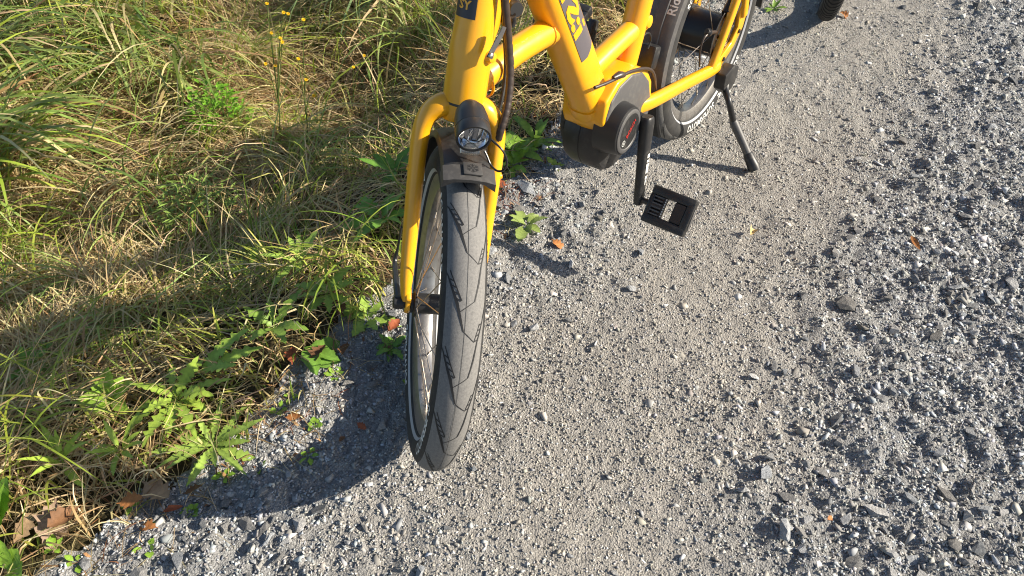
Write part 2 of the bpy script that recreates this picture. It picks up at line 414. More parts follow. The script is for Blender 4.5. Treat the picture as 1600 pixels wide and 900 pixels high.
s1 = rng.uniform(0.0018, 0.0040, len(x1)) * (1.0 + 0.25 * (1 - compact(x1, y1)))
LEFTF = lambda x, y: 1 - .5 * sstep(.05, -.15, x - np.interp(y, [p[1] for p in STRIP], [p[0] for p in STRIP]))
x2, y2 = gravel_points(40000, lambda x, y: 0.09 + 0.45 * np.clip(fbm(x, y, 4, 3, 72), 0, 1) + 0.75 * LEFTF(x, y) * (1 - compact(x, y)) * np.clip(0.65 + 1.2 * fbm(x, y, 5, 2, 61), 0.1, 1))
s2 = rng.uniform(0.004, 0.0085, len(x2))
x3, y3 = gravel_points(17000, lambda x, y: 0.05 + 0.85 * LEFTF(x, y) * (1 - compact(x, y)) * np.clip(0.6 + 1.5 * fbm(x, y, 3, 2, 62), 0.05, 1))
s3 = rng.uniform(0.0070, 0.0150, len(x3)) * rng.choice([.85, 1.0, 1.1], len(x3))
s1 = np.where(in_view(x1, y1), s1, s1 * 1.35)
sk = np.concatenate([np.full(len(x1), .35), rng.uniform(.35, .75, len(x2)), rng.uniform(.45, .85, len(x3))])
gv, gf, gc = scatter_stones(np.concatenate([x1, x2, x3]), np.concatenate([y1, y2, y3]), np.concatenate([s1, s2, s3]), sk)
go = tag(link('gravel', big_mesh('gravel', gv, tris=gf, col=gc), PEBM), 'loose grey crushed gravel covering the path', 'gravel', kind='stuff')


# ================================================================== THE YELLOW BICYCLE
R, RM = 0.265, 0.031
YAW, LEAN, STEER, WB, HA, FL, RAKE = -0.6395, -0.0274, 0.7672, 1.0482, 1.2182, 0.3244, 0.0493
bF = Vector((sin(YAW), -cos(YAW), 0)); _sd = Vector((cos(YAW), sin(YAW), 0)); _z = Vector((0, 0, 1))
bU = _z * cos(LEAN) + _sd * sin(LEAN); bS = _sd * cos(LEAN) - _z * sin(LEAN)
bO = Vector((0.4767, 1.6787, RM)) - bU * RM
MBIKE = frame_matrix(bO, bF, bS, bU); MBI = MBIKE.inverted()
HAX = Vector((-cos(HA), 0, sin(HA)))                      # steering axis
CROWN = Vector((WB - RAKE * sin(HA) - FL * cos(HA), 0, R - RAKE * cos(HA) + FL * sin(HA)))
MFR = Matrix.Translation(CROWN) @ Matrix.Rotation(STEER, 4, HAX) @ Matrix.Translation(Vector((WB, 0, R)) - CROWN)   # front axle frame in bike space
MFW = MBIKE @ MFR; MFWI = MFW.inverted()
def on_plane(Mi, px, s):
    o = Mi @ CAM; d = (Mi.to_3x3() @ ray(px)); return o + d * ((s - o.y) / d.y)
def bp(px, s=0.0): return on_plane(MBI, px, s)
def fp(px, s=0.0): return on_plane(MFWI, px, s)
bike = empty('bicycle', MBIKE)
tag(bike, 'bright yellow compact electric bicycle parked on its kickstand at the grass edge', 'bicycle')
def T(name, pts, rad, m=None, parent=None, M=None, **kw):
    return MB().tube(pts, rad, **kw).build(name, m or YEL, parent or bike, M)

def rot_y(a): return Matrix.Rotation(-a, 4, 'Y')          # turns +x towards +z by a
def surf(phi, al, off=0.0, Rm=None, rm=None):
    """point on the tyre torus"""
    Rm = Rm or R - RM; rm = rm or RM
    q = Rm + (rm + off) * cos(al); return Vector((cos(phi) * q, (rm + off) * sin(al), sin(phi) * q))
def tyre_text(s, size, rho0, phi0, side, off=0.0004):
    v, f = text2d(s, size, 0.0004); V = []
    for tx, ty in v:
        rho = rho0 + ty; ph = phi0 + side * tx / rho0
        yy = side * (math.sqrt(max(RM ** 2 - (rho - (R - RM)) ** 2, 1e-8)) + off); V.append((cos(ph) * rho, yy, sin(ph) * rho))
    return V, f
def make_wheel(parent, M, hub_r, hub_w, spokes=28, phase=0.0, disc_side=1, tph=(-.05, 1.36)):
    # the rim is the wheel's own mesh
    prof = [(0.212, -0.018), (0.214, -0.0205), (0.205, -0.0205), (0.190, -0.013), (0.186, 0), (0.190, 0.013), (0.205, 0.0205), (0.214, 0.0205), (0.212, 0.018), (0.197, 0)]
    w = MB().ring(prof, 96).build('wheel', RIMM, parent, M)
    # tyre: two materials, dusty tread and clean sidewall
    n = 32; prof = [surf(0, 2 * pi * i / n) for i in range(n)]; me = None
    mb = MB().ring([(p.x, p.y) for p in prof], 128); ty = mb.build('tyre', RUB, w); me = ty.data; me.materials.append(TREAD)
    for p in me.polygons:
        c = p.center; al = math.atan2(c.y, math.hypot(c.x, c.z) - (R - RM))
        if abs(al) < 1.02: p.material_index = 1
    # grooves of the tread: clean black rubber strips
    P = 2 * pi / 16; AM = 1.05
    def strip(g, path, sub=5):
        pts = []
        for (t0, u0, w0), (t1, u1, w1) in zip(path[:-1], path[1:]):
            for i in range(sub): k = i / sub; pts.append((t0 + (t1 - t0) * k, u0 + (u1 - u0) * k, w0 + (w1 - w0) * k))
        pts.append(path[-1]); o = len(g.v)
        for i, (t, u, wd) in enumerate(pts):
            a = pts[max(i - 1, 0)]; b = pts[min(i + 1, len(pts) - 1)]
            dt, du = (b[0] - a[0]) * P * R, (b[1] - a[1]) * AM * RM; l = math.hypot(dt, du) or 1
            nt, nu = -du / l, dt / l
            wd = wd * .78
            for sg in (-1, 1):
                g.v.append(surf(phase - t * P + 0 * nt - sg * nt * wd / R, (u * AM) + sg * nu * wd / RM, 0.0004))
        g.f += [(o + 2 * i, o + 2 * i + 1, o + 2 * i + 3, o + 2 * i + 2) for i in range(len(pts) - 1)]
    g = MB()
    for k in range(16):
        q = float(k)
        strip(g, [(q + .02, -1.0, .0008), (q + .10, -.84, .0013), (q + .45, -.38, .0027), (q + .80, -.06, .0011)])
        strip(g, [(q + .02, -.76, .0009), (q + .42, -.20, .0011)])
        strip(g, [(q + .80, -.06, .0006), (q + .94, .44, .0007)])
        strip(g, [(q + .42, .98, .0009), (q + .70, .80, .0012), (q + .94, .60, .0012), (q + 1.18, .50, .0016), (q + 1.42, .34, .0010)])
        strip(g, [(q + 1.42, .34, .0006), (q + 1.56, -.24, .0006)])
        strip(g, [(q + .70, .66, .0006), (q + .94, .44, .0007)])
        for i in range(4):
            t = q + .14 + i * .085; u = -.72 + i * .115; strip(g, [(t, u - .02, .0011), (t + .03, u + .16, .0011)], 2)
            t = q + .72 + i * .07; u = .66 - i * .06; strip(g, [(t, u, .0009), (t - .03, u + .16, .0009)], 2)
        if k % 2: strip(g, [(q, 0.0, .0003), (q + 1, 0.0, .0003)], 6)
        else: strip(g, [(q, 0.0, .0003), (q + 1, 0.0, .0003)], 6)
    link('tread_groove', new_mesh('tread_groove', g.v, g.f), GROOVE, w)['kind'] = 'stuff'
    # reflective stripe and lettering on both sidewalls
    for sd in (-1, 1):
        m2 = MB(); ns = 96; V = []
        for i in range(ns):
            ph = 2 * pi * i / ns
            for rho in (0.2138, 0.2186):
                yy = sd * (math.sqrt(RM ** 2 - (rho - (R - RM)) ** 2) + 0.0005); V.append(Vector((cos(ph) * rho, yy, sin(ph) * rho)))
        m2.add(V, [(2 * i, 2 * i + 1, (2 * i + 3) % (2 * ns), (2 * i + 2) % (2 * ns)) for i in range(ns)])
        m2.build('reflective_stripe', REFL, w)
        for txt, ph, sz in (('SUPERMOTO', tph[0], 0.0260), ('SCHWALBE', tph[1], 0.0235), ('SUPERMOTO', tph[0] + pi, 0.0260), ('SCHWALBE', tph[1] + pi, 0.0235)):
            v, f = tyre_text(txt, sz, 0.2240, ph, sd); tm = MB().add(v, f)
            tm.build('lettering', WHT, w, smooth=False)
    # hub and spokes
    h = hub_w
    MB().lathe([(-h, 0.009), (-h, 0.016), (-h + .004, 0.016), (-h + .006, hub_r + .006), (-h + .010, hub_r + .006), (-h + .012, hub_r), (h - .012, hub_r), (h - .010, hub_r + .006), (h - .006, hub_r + .006), (h - .004, 0.016), (h, 0.016), (h, 0.009)]).build('hub', BLKS, w)
    base = {}
    for sd in (-1, 1):
        for tw in (-1, 1):
            a0 = Vector((cos(tw * 0.75) * (hub_r + .003), sd * (h - .008), sin(tw * 0.75) * (hub_r + .003))); a1 = Vector((0.189, sd * 0.003, 0))
            mid = a0.lerp(a1, 0.9)
            base[sd, tw] = new_mesh('spoke', *(lambda q: (q.v, q.f))(MB().tube([a0, mid], 0.0010, seg=5, sub=1, ref=(0, 0, 1)).tube([mid, a1], 0.0021, seg=6, sub=1, ref=(0, 0, 1))))
            base[sd, tw].materials.append(STEEL)
    for k in range(spokes):
        link('spoke', base[(-1, 1)[k % 2], (-1, 1)[(k // 2) % 2]], None, w, rot_y(2 * pi * k / spokes + phase))
    # brake disc with cut-outs
    if disc_side:
        d = MB(); y = disc_side * (h + 0.004)
        d.ring([(0.080, y - .0009), (0.080, y + .0009), (0.066, y + .0009), (0.066, y - .0009)], 48)
        for k in range(6):
            a = 2 * pi * k / 6
            d.tube([Vector((cos(a) * .018, y, sin(a) * .018)), Vector((cos(a + .5) * .068, y, sin(a + .5) * .068))], (.0009, .005), seg=6, sub=1)
        d.ring([(0.022, y - .002), (0.022, y + .002), (0.014, y + .002), (0.014, y - .002)], 24)
        d.build('brake_disc', DISC, w)
    # valve
    MB().tube([Vector((.186, 0, 0)), Vector((.152, 0, 0))], [.003, .0025], seg=8, sub=1).build('valve', BLKS, w, rot_y(phase + 2.2))
    return w
def arc_sweep(prof, rad, f0, f1, n=40):
    """closed profile [(dr, y)] swept along an arc round y"""
    m = MB(); k = len(prof); V = []
    for i in range(n + 1):
        a = f0 + (f1 - f0) * i / n
        V += [Vector((cos(a) * (rad + dr), y, sin(a) * (rad + dr))) for dr, y in prof]
    F = [(i * k + j, i * k + (j + 1) % k, (i + 1) * k + (j + 1) % k, (i + 1) * k + j) for i in range(n) for j in range(k)]
    F += [tuple(range(k)), tuple(reversed([n * k + j for j in range(k)]))]
    return m.add(V, F)
def fender_prof(hw, t=0.002, drop=0.014):
    o = [(-drop, -hw), (-drop * .35, -hw + .003), (0, -hw * .62), (0.002, 0), (0, hw * .62), (-drop * .35, hw - .003), (-drop, hw)]
    return o + [(d - t, y * 0.96) for d, y in reversed(o)]

front = make_wheel(bike, MFR, 0.017, 0.048, phase=0.31, disc_side=1)
rear = make_wheel(bike, Matrix.Translation((0, 0, R)), 0.050, 0.050, phase=0.1, disc_side=1, tph=(-1.52, -2.22))

# ---------------- fork (front space)
crF = Vector(MFR.inverted() @ CROWN); aF = (MFR.inverted().to_3x3() @ HAX)
for sd in (-1, 1):
    pts = [crF + aF * -.004 + Vector((0.004, sd * .012, 0)), crF - aF * .008 + Vector((.002, sd * .034, 0)), crF - aF * .030 + Vector((0, sd * .052, 0)), crF - aF * .070 + Vector((0.004, sd * .0585, 0)),
           Vector((-.068, sd * .0585, .112)), Vector((-.020, sd * .058, .040)), Vector((-.002, sd * .057, .006))]
    fl = T('fork_leg', pts, [(.018, .020), (.017, .020), (.0145, .020), (.0135, .019), (.0125, .0165), (.0105, .013), (.006, .011)], M=MFR, sub=6, seg=18)
    # flattened step and dropout
    MB().prism([(-.022, .030), (.010, .022), (.016, .0), (.010, -.016), (-.010, -.016), (-.018, .0)], sd * .0525 - .004, sd * .0525 + .004, .002).build('dropout', YEL, fl)
    MB().lathe([(-.004, .009), (.006, .010), (.010, .008), (.012, .004)], (0, sd * .060, 0), (0, sd, 0), 16).build('axle_nut', BLKS, fl)
    MB().tube([Vector((-.11, sd * .066, .19)), Vector((-.112, sd * .0735, .191))], [.006, .0045], seg=10, sub=1, ref=(0, 0, 1)).build('boss', YEL, fl)
T('fork_crown', [crF - aF * .026, crF - aF * .012, crF - aF * .001], [(.030, .024), (.034, .028), (.0315, .0305)], M=MFR, sub=4, seg=24)
T('headset_ring', [crF - aF * .001, crF + aF * .0030], [.0306, .0306], m=BLKS, M=MFR, sub=1, seg=24)
# dynamo cable and plug on the outside of the right leg
MB().tube([fp((622, 470), -.064), fp((619, 440), -.066), fp((617, 410), -.066), fp((622, 385), -.064), fp((627, 355), -.066)], [.006, .0055, .0045, .0022, .0022], seg=8, sub=5).build('dynamo_plug', BLKS, bike, MFR)
MB().lathe([(0, .011), (.014, .011), (.016, .008)], Vector((0, -.060, 0)), (0, -1, 0), 14).build('axle_cap', BLKS, bike, MFR)

DKG = grime(mat('dark_grey_rubber', (0.05, 0.05, 0.05), 0.6), (0.045, 0.043, 0.042), (0.085, 0.08, 0.075), 90, 0.5, 0.75, 0.12, 900)
# ---------------- front mudguard
fm = arc_sweep(fender_prof(.0355), .283, radians(90), radians(215), 44).build('front_mudguard', BLK, bike, MFR)
cl = arc_sweep([(-.013, -.0375), (.001, -.036), (.0045, -.022), (.006, 0), (.0045, .022), (.001, .036), (-.013, .0375), (-.010, .033), (-.001, .020), (.001, 0), (-.001, -.020), (-.010, -.033)], .284, radians(87.5), radians(93.5), 8)
cl.build('mudguard_clip', DKG, fm)
pl = MB().box((0, 0, 0), (.0245, .026, .003), None, .0009)
pl.xf(rot_y(radians(91.6)) @ Matrix.Translation((.2912, .004, 0)) @ Matrix.Rotation(pi / 2, 4, 'Y')); pl.build('clip_plate', DKG, fm)
# six-armed star mark on the clip plate
st = MB()
for k in range(6):
    a = pi * k / 3; c, s_ = cos(a), sin(a); d = Vector((c, s_, 0)); e = Vector((-s_, c, 0))
    for p0, p1 in ((.0015, .0085),):
        q = [d * p0 - e * .0008, d * p1 - e * .0008, d * p1 + e * .0008, d * p0 + e * .0008]; st.add(q, [(0, 1, 2, 3)])
    for sg in (-1, 1):
        b0 = d * .0050; b1 = d * .0072 + e * sg * .0030; n_ = (b1 - b0).normalized(); t_ = Vector((-n_.y, n_.x, 0)) * .0006
        st.add([b0 - t_, b1 - t_, b1 + t_, b0 + t_], [(0, 1, 2, 3)])
st.xf(rot_y(radians(91.6)) @ Matrix.Translation((.2930, .004, 0)) @ Matrix.Rotation(pi / 2, 4, 'Y')); st.build('star_mark', GROOVE, fm, smooth=False)

# ---------------- headlight
LC = fp((740, 217), 0.0); LAX = Vector((cos(radians(6)), 0.05, -sin(radians(6)))).normalized()
hl = MB().lathe([(-.062, .004), (-.060, .014), (-.050, .0205), (-.035, .0235), (-.018, .0242), (-.0175, .0236), (-.016, .0244), (-.002, .0244), (.0012, .0238), (.0012, .0212), (-.004, .0208)], LC, LAX, 40, caps=False).build('headlight', BLKS, bike, MFR)
MB().lathe([(-.022, .0005), (-.021, .008), (-.016, .0155), (-.004, .0206)], LC, LAX, 40, caps=False).build('reflector_bowl', MIR, hl)
lr = LAX.cross(Vector((0, 0, 1))).normalized(); lu = lr.cross(LAX)
fac = MB()
for i in range(6):
    x0 = -.0165 + i * .0055; dz = (-.004, .003, -.002, .004, -.003, .002)[i]
    c0 = LC - LAX * .0125 + lr * x0; c1 = c0 + lr * .0052
    fac.add([c0 - lu * .009, c1 - lu * .009 + LAX * dz * .5, c1 + lu * .010 + LAX * dz * .5, c0 + lu * .010], [(0, 1, 2, 3)])
fac.build('mirror_facet', MIR, hl, smooth=False)['kind'] = 'stuff'
MB().lathe([(-.003, .0207), (-.0005, .0207), (.0012, .018), (.0020, .010), (.0022, .0005)], LC, LAX, 36, caps=False).build('lens', GLS, hl)
# ribbed heat sink under the lamp and its bracket to the fork crown
hs = MB(); hc = LC - LAX * .010 - lu * .0255
for i in range(12):
    a = -1.15 + 2.3 * i / 11; hs.tube([hc + lr * (sin(a) * .0140) - lu * (cos(a) * .005 - .003) + LAX * .014, hc + lr * (sin(a) * .0140) - lu * (cos(a) * .005 - .003) - LAX * .020], .0011, seg=6, sub=1)
hs.tube([hc + LAX * .010 + lu * .004, hc - LAX * .020 + lu * .004], (.0135, .0060), seg=16, sub=1)
hs.build('heat_sink', ALU, hl)
T('lamp_bracket', [LC - LAX * .022 - lu * .024, LC - LAX * .050 - lu * .026, crF + Vector((.018, 0, -.028))], [(.009, .004), (.009, .004), (.012, .005)], m=BLKS, M=MFR)
def at(px, d): return MFWI @ (CAM + ray(px) * d)
MB().tube([at((760, 213), 1.065), at((772, 222), 1.06), at((786, 236), 1.06), at((792, 252), 1.07), at((788, 265), 1.08), at((777, 267), 1.085), at((767, 258), 1.09), at((761, 244), 1.09), at((757, 236), 1.09)], .0016, seg=8, sub=6).build('lamp_cable', BLKS, bike, MFR)

# ---------------- frame (bike space)
def ax(t, dx=0.0): return CROWN + HAX * t + Vector((sin(HA), 0, cos(HA))) * dx
ht = T('head_tube', [ax(.003), ax(.020), ax(.075), ax(.115), ax(.20), ax(.335)], [.0315, .0318, .0312, .0285, .0275, .0285], sub=4, seg=32)
T('head_gusset', [ax(.045, -.024), ax(.09, -.026), ax(.15, -.040), ax(.24, -.060), ax(.32, -.070)], [(.010, .014), (.014, .020), (.018, .032), (.024, .045), (.026, .05)], sub=4, seg=18)
dt_top = Vector((.782, 0, .862)); dt_bot = Vector((.503, 0, .318))
dtd = (dt_top - dt_bot).normalized(); dtn = Vector((dtd.z, 0, -dtd.x))   # forward-down normal of the tube
dt = T('down_tube', [dt_top, dt_top.lerp(dt_bot, .5), dt_bot], [(.0300, .034), (.0315, .037), (.0330, .038)], sub=6, seg=32, expo=2.9)
T('cross_tube', [ax(.022, -.010), Vector((.76, 0, .572)), Vector((.640, 0, .562))], [.0225, .0215, .0225], sub=5, seg=24)
T('brace_tube', [Vector((.555, 0, .425)), Vector((.45, 0, .434)), Vector((.335, 0, .440))], [.0215, .021, .021], sub=4, seg=24)
sd_ = Vector((-.374, 0, .927)); sb = Vector((.402, 0, .352))
stb = T('seat_tube', [sb, sb + sd_ * .12, sb + sd_ * .36], [.0245, .0245, .0235], sub=4, seg=28)
MB().lathe([(0, .012), (.004, .012), (.006, .007), (.006, .001)], Vector((.345, .0195, .447)), (0, 1, .1), 18).build('weld_boss', YEL, stb)
T('seat_post', [sb + sd_ * .36, sb + sd_ * .56], [.0155, .0155], m=BLKS, sub=1)
MB().lathe([(-.016, .027), (.014, .027)], sb + sd_ * .36, sd_, 24).build('seat_clamp', BLKS, bike)
# chain stays, seat stays and dropout plates
for sd in (-1, 1):
    y = .0585 * sd
    cs = T('chain_stay', [Vector((.405, .040 * sd, .292)), Vector((.345, .052 * sd, .281)), Vector((.20, y, .250)), Vector((.085, .0615 * sd, .222)), Vector((.045, .063 * sd, .216))], [(.013, .017), (.0125, .0155), (.0115, .0145), (.0115, .0145), (.010, .0135)], sub=5, seg=20, expo=2.4)
    T('seat_stay', [Vector((.088, .063 * sd, .218)), Vector((.045, .0645 * sd, .290)), Vector((.000, .066 * sd, .372)), Vector((-.030, .067 * sd, .43)), Vector((.10, .05 * sd, .56)), Vector((.262, .020 * sd, .70))], [(.0095, .0115), (.0095, .0115), (.0095, .0115), (.010, .013), (.009, .011), (.009, .011)], sub=6, seg=18, expo=2.6)
    dp = MB().prism([(.100, .206), (.094, .236), (.040, .233), (-.020, .246), (-.046, .272), (-.040, .330), (-.028, .395), (-.052, .400), (-.072, .335), (-.080, .318), (-.088, .300), (-.078, .262), (-.040, .228), (.030, .203)], .0585 * sd - .005, .0585 * sd + .006, .003, 2).build('dropout_plate', YEL, bike)
    for q in ((.018, .222), (-.052, .262), (-.058, .318)):
        MB().lathe([(0, .0052), (.003, .0052), (.004, .003)], Vector((q[0], (.0585 + .006) * sd, q[1])), (0, sd, 0), 12).build('bolt', BLKS, dp)
    T('rear_fork_link', [Vector((-.034, .066 * sd, .395)), Vector((-.052, .0645 * sd, .34)), Vector((-.062, .0645 * sd, .30))], [(.0095, .0125), (.0095, .013), (.009, .0135)], sub=4, seg=16, expo=2.6)
# weld beads where the tubes meet
def weld(c, d, r, parent):
    g = MB(); d = d.normalized(); a_ = d.orthogonal().normalized(); b_ = d.cross(a_); n = 40; V = []
    for i in range(n):
        w = 2 * pi * i / n; e = a_ * cos(w) + b_ * sin(w); k = r + .0016 + (.0006 if i % 2 else 0)
        V += [c + e * (r - .001) - d * .003, c + e * k - d * .001, c + e * k + d * .001, c + e * (r - .001) + d * .003]
    g.add(V, [(4 * i + j, 4 * i + j + 1, (4 * i + j + 5) % (4 * n), (4 * i + j + 4) % (4 * n)) for i in range(n) for j in range(3)]); g.build('weld_bead', YEL, parent)
weld(Vector((.676, 0, .5655)), Vector((1, 0, .05)), .0222, dt); weld(Vector((.527, 0, .428)), Vector((1, 0, -.09)), .0215, dt)
weld(Vector((.372, 0, .4385)), Vector((1, 0, -.06)), .0212, stb); weld(ax(.024, -.038), Vector((1, 0, 0)), .0228, ht)
# motor cradle
cr = MB().prism([(.548, .312), (.556, .338), (.548, .382), (.505, .404), (.430, .400), (.385, .372), (.362, .335), (.352, .268), (.372, .262), (.405, .340), (.44, .372), (.50, .372), (.530, .345), (.528, .306)], -.044, .050, .006, 3).build('motor_cradle', YEL, bike)
MB().prism([(.528, .300), (.540, .345), (.505, .392), (.430, .388), (.385, .355), (.370, .330), (.44, .330)], -.040, .046, .004, 2).build('cradle_web', YEL, cr)
T('cradle_nose', [dt_bot + dtd * .06, dt_bot + dtd * .0, dt_bot - dtd * .018], [(.034, .040), (.038, .041), (.041, .038)], sub=3, seg=28, expo=3.2)
# motor
BBC = Vector((.442, 0, .290)); CAPC = Vector((.506, 0, .306))
mo = MB().lathe([(-.046, .055), (-.044, .078), (-.030, .083), (-.006, .083), (-.005, .0815), (-.003, .0815), (-.002, .083), (.030, .082), (.038, .076), (.042, .050)], Vector((.472, 0, .268)), (0, 1, 0), 48).build('motor', BLK, bike)
cvp = [(.545, .300), (.548, .345), (.532, .375), (.500, .393), (.455, .396), (.412, .380), (.380, .345), (.366, .300), (.368, .262), (.395, .248), (.46, .285), (.51, .262)]
cv = MB().prism(cvp, .030, .053, .005, 3).build('motor_cover', GREY, mo)
cup = MB().lathe([(.030, .056), (.070, .0505), (.0775, .0485), (.079, .045)], CAPC, (0, 1, 0), 40).build('motor_cap', BLKS, mo)
MB().lathe([(.0785, .045), (.0805, .0445), (.0818, .042), (.0818, .037), (.0805, .0355)], CAPC, (0, 1, 0), 40, caps=False).build('cap_rim', GREY, cup)
MB().lathe([(.076, .045), (.0805, .040), (.0808, .001)], CAPC, (0, 1, 0), 40, caps=False).build('cap_face', BLK, cup)
def flat_text(s, size, org, ex, ey, name, m, parent, M=None, bold=0.0003):
    v, f = text2d(s, size, bold); mb = MB().add([org + ex * x + ey * y for x, y in v], f); return mb.build(name, m, parent, M, smooth=False)
# the red word on the cap, tilted along the bike, with its ring mark
ex = Vector((-.80, 0, .60)); ey = Vector((.60, 0, .80))
flat_text('BOSCH', .0125, CAPC + Vector((0, .0818, 0)) + ex * .007 - ey * .0045, ex, ey, 'brand_print', RED, cup, bold=.0002)
rg = MB(); rc = CAPC + Vector((0, .0818, 0)) - ex * .026 + ey * .000
for r0, r1 in ((.0052, .0064), (.0015, .0026)):
    V = []
    for i in range(20):
        a = 2 * pi * i / 20; d = ex * cos(a) + ey * sin(a); V += [rc + d * r0, rc + d * r1]
    rg.add(V, [(2 * i, 2 * i + 1, (2 * i + 3) % 40, (2 * i + 2) % 40) for i in range(20)])
rg.build('ring_mark', WHT, cup, smooth=False)
# chain ring with guard on the far side
MB().lathe([(-.056, .060), (-.056, .098), (-.053, .101), (-.047, .101), (-.044, .098), (-.044, .060)], BBC, (0, 1, 0), 56).build('chain_guard', BLK, bike)
MB().lathe([(-.092, .012), (.040, .020), (.078, .017), (.086, .012)], BBC, (0, 1, 0), 16).build('crank_axle', BLKS, bike)
# cable over the motor
T('motor_cable', [bp((929, 137), .045), bp((945, 131), .05), bp((965, 122), .054), bp((985, 112), .056), bp((1005, 107), .056), bp((1018, 110), .054), bp((1023, 122), .05), bp((1024, 140), .04)], .0032, m=CAB, sub=6, seg=10)
T('cable_plug', [bp((958, 122), .052), bp((968, 117), .054), bp((975, 117), .056)], [(.004, .004), (.008, .007), (.005, .005)], m=CAB, sub=4, seg=12)
# cranks and pedals
def crank(top, end, sd):
    d = (end - top).normalized()
    c = T('crank', [top - d * .016, top, top.lerp(end, .5), end, end + d * .012], [(.010, .012), (.0125, .0165), (.0105, .0135), (.009, .0125), (.008, .009)], m=BLK, sub=5, seg=20, expo=3.0)
    MB().lathe([(.004, .0085), (.0105, .0085), (.0105, .005), (.006, .004)], top, (0, sd, 0), 16).build('crank_bolt', ALU, c)
    return c
cl_top = Vector((BBC.x + .008, .090, BBC.z + .005)); cl_end = Vector((.484, .106, .135))
ck = crank(cl_top, cl_end, 1)
dcr = (cl_end - cl_top).normalized(); ncr = Vector((-dcr.z, 0, dcr.x)).normalized()
for i, (t0, t1, w0) in enumerate(((.36, .41, .005), (.44, .47, .005), (.49, .62, .005), (.66, .70, .0045), (.71, .78, .003))):
    ro = lambda t: (.0125 - .004 * t if t < .5 else .0105 - .003 * (t - .5)) + .0010
    a = cl_top.lerp(cl_end, t0) + Vector((0, ro(t0), 0)); b = cl_top.lerp(cl_end, t1) + Vector((0, ro(t1), 0))
    MB().add([a - ncr * w0, b - ncr * w0 + ncr * (.004 if i == 4 else 0), b + ncr * w0, a + ncr * w0], [(0, 1, 2, 3)]).build('crank_mark', WHT, ck, smooth=False)
cr_top = Vector((BBC.x, -.088, BBC.z)); cr_end = Vector((.375, -.088, .422)); crank(cr_top, cr_end, -1)
def pedal(org, e2, sd):
    """org: axle at the crank; e2: tread direction in the bike's plane"""
    e2 = e2.normalized(); e1 = Vector((0, sd, 0)); e3 = e1.cross(e2)
    if e3.z < 0: e2 = -e2; e3 = -e3
    M = frame_matrix(org, e1, e2, e3)
    if M.determinant() < 0: M = frame_matrix(org, e1, e2, -e3)
    root = MB()
    for s_ in (-1, 1): root.box((.062, s_ * .0305, 0), (.098, .019, .021), None, .004, 2)
    root.box((.1035, 0, 0), (.017, .058, .021), None, .004, 2)
    pd = root.build('pedal', BLK, bike, M)
    MB().lathe([(-.006, .006), (.014, .006), (.016, .009), (.046, .0085)], (0, 0, 0), (1, 0, 0), 14).build('pedal_axle', BLKS, pd)
    pm = MB().box((.019, 0, 0), (.012, .046, .018), None, .003, 2); pm.build('inner_bar', BLKS, pd)
    MB().box((.036, 0, -.003), (.028, .044, .008), None, .001, 1).build('base_plate', BLKS, pd)
    for i in range(6):
        MB().box((.030, -.0185 + i * .0074, .0035), (.030, .0036, .010), None, .0008, 1).build('rib', GREY, pd)
    MB().box((.0475, 0, .002), (.005, .044, .012), None, .001, 1).build('crossbar', BLKS, pd)
    for i in range(8):
        MB().box((.0500, -.0182 + i * .0052, .0070), (.0016, .0028, .003), None, 0).build('white_stud', WHT, pd)
    MB().box((.083, 0, 0), (.026, .043, .017), None, .002, 1).build('outer_web', BLKS, pd)
    MB().box((.1126, 0, -.001), (.002, .042, .010), None, .0006, 1).build('reflector', GREY, pd)
    return pd
pedal(cl_end + Vector((0, .010, 0)), Vector((.050, 0, -.055)), 1)
pedal(cr_end + Vector((0, -.010, 0)), Vector((.30, 0, -.09)), -1)

# ---------------- kickstand
kb = bp((1131, 122), .085)
MB().prism([(.058, .206), (.012, .212), (-.022, .192), (-.012, .150), (.028, .140), (.060, .168)], .066, .094, .004, 2).build('kickstand_bracket', BLK, bike)
kf = MBI @ gnd((1178, 262), .0)
k1, k2 = bp((1139, 160), .115), bp((1146, 190), .130)
kl = T('kickstand', [Vector((.022, .084, .172)), bp((1134, 142), .094), k1, k2], [.0085, .0080, .0075, .0080], m=BLKS, sub=5, seg=14)
kdir = (Vector(kf) - k2).normalized()
MB().tube([k2 - kdir * .004, k2 + kdir * .004, k2 + kdir * .006, Vector(kf) - kdir * .030], [.0090, .0110, .0108, .0100], seg=16, sub=1).build('stand_sleeve', GREY, kl)
MB().tube([Vector(kf) - kdir * .040, Vector(kf) - kdir * .036, Vector(kf) - kdir * .004, Vector(kf) + kdir * .006], [.0108, .0125, .0150, .0140], seg=16, sub=1).build('stand_foot', BLK, kl)

# ---------------- rear mudguard, lock bracket and hub cable
rm_ = arc_sweep(fender_prof(.038, .0022, .020), .2905, radians(-6), radians(190), 64).build('rear_mudguard', GREY, bike, Matrix.Translation((0, 0, R)))
arc_sweep([(-.004, -.034), (.0, -.030), (.0, .030), (-.004, .034), (-.006, .033), (-.002, -.029)], .289, radians(-30), radians(-4), 10).build('mud_flap', RUB, rm_)
arc_sweep([(.0022, -.012), (.0045, -.010), (.0045, .010), (.0022, .012)], .2905, radians(0), radians(100), 40).build('mudguard_ridge', GREY, rm_)
v, f = text2d('Rid', .026, .0005); V = []
for tx, ty in v:
    a = radians(35) + tx / .291; yy = .036 - ty * 1.0; V.append((cos(a) * (.2912 + .0012 - .25 * max(yy - .022, 0)), yy - .006, sin(a) * (.2912 + .0012 - .25 * max(yy - .022, 0))))
MB().add(V, f).build('guard_print', WHT, rm_, smooth=False)
lk = MB().box(bp((1014, 88), .01), (.030, .036, .050), Matrix.Rotation(radians(-22), 4, 'Y'), .006, 2).build('lock_bracket', BLK, bike)
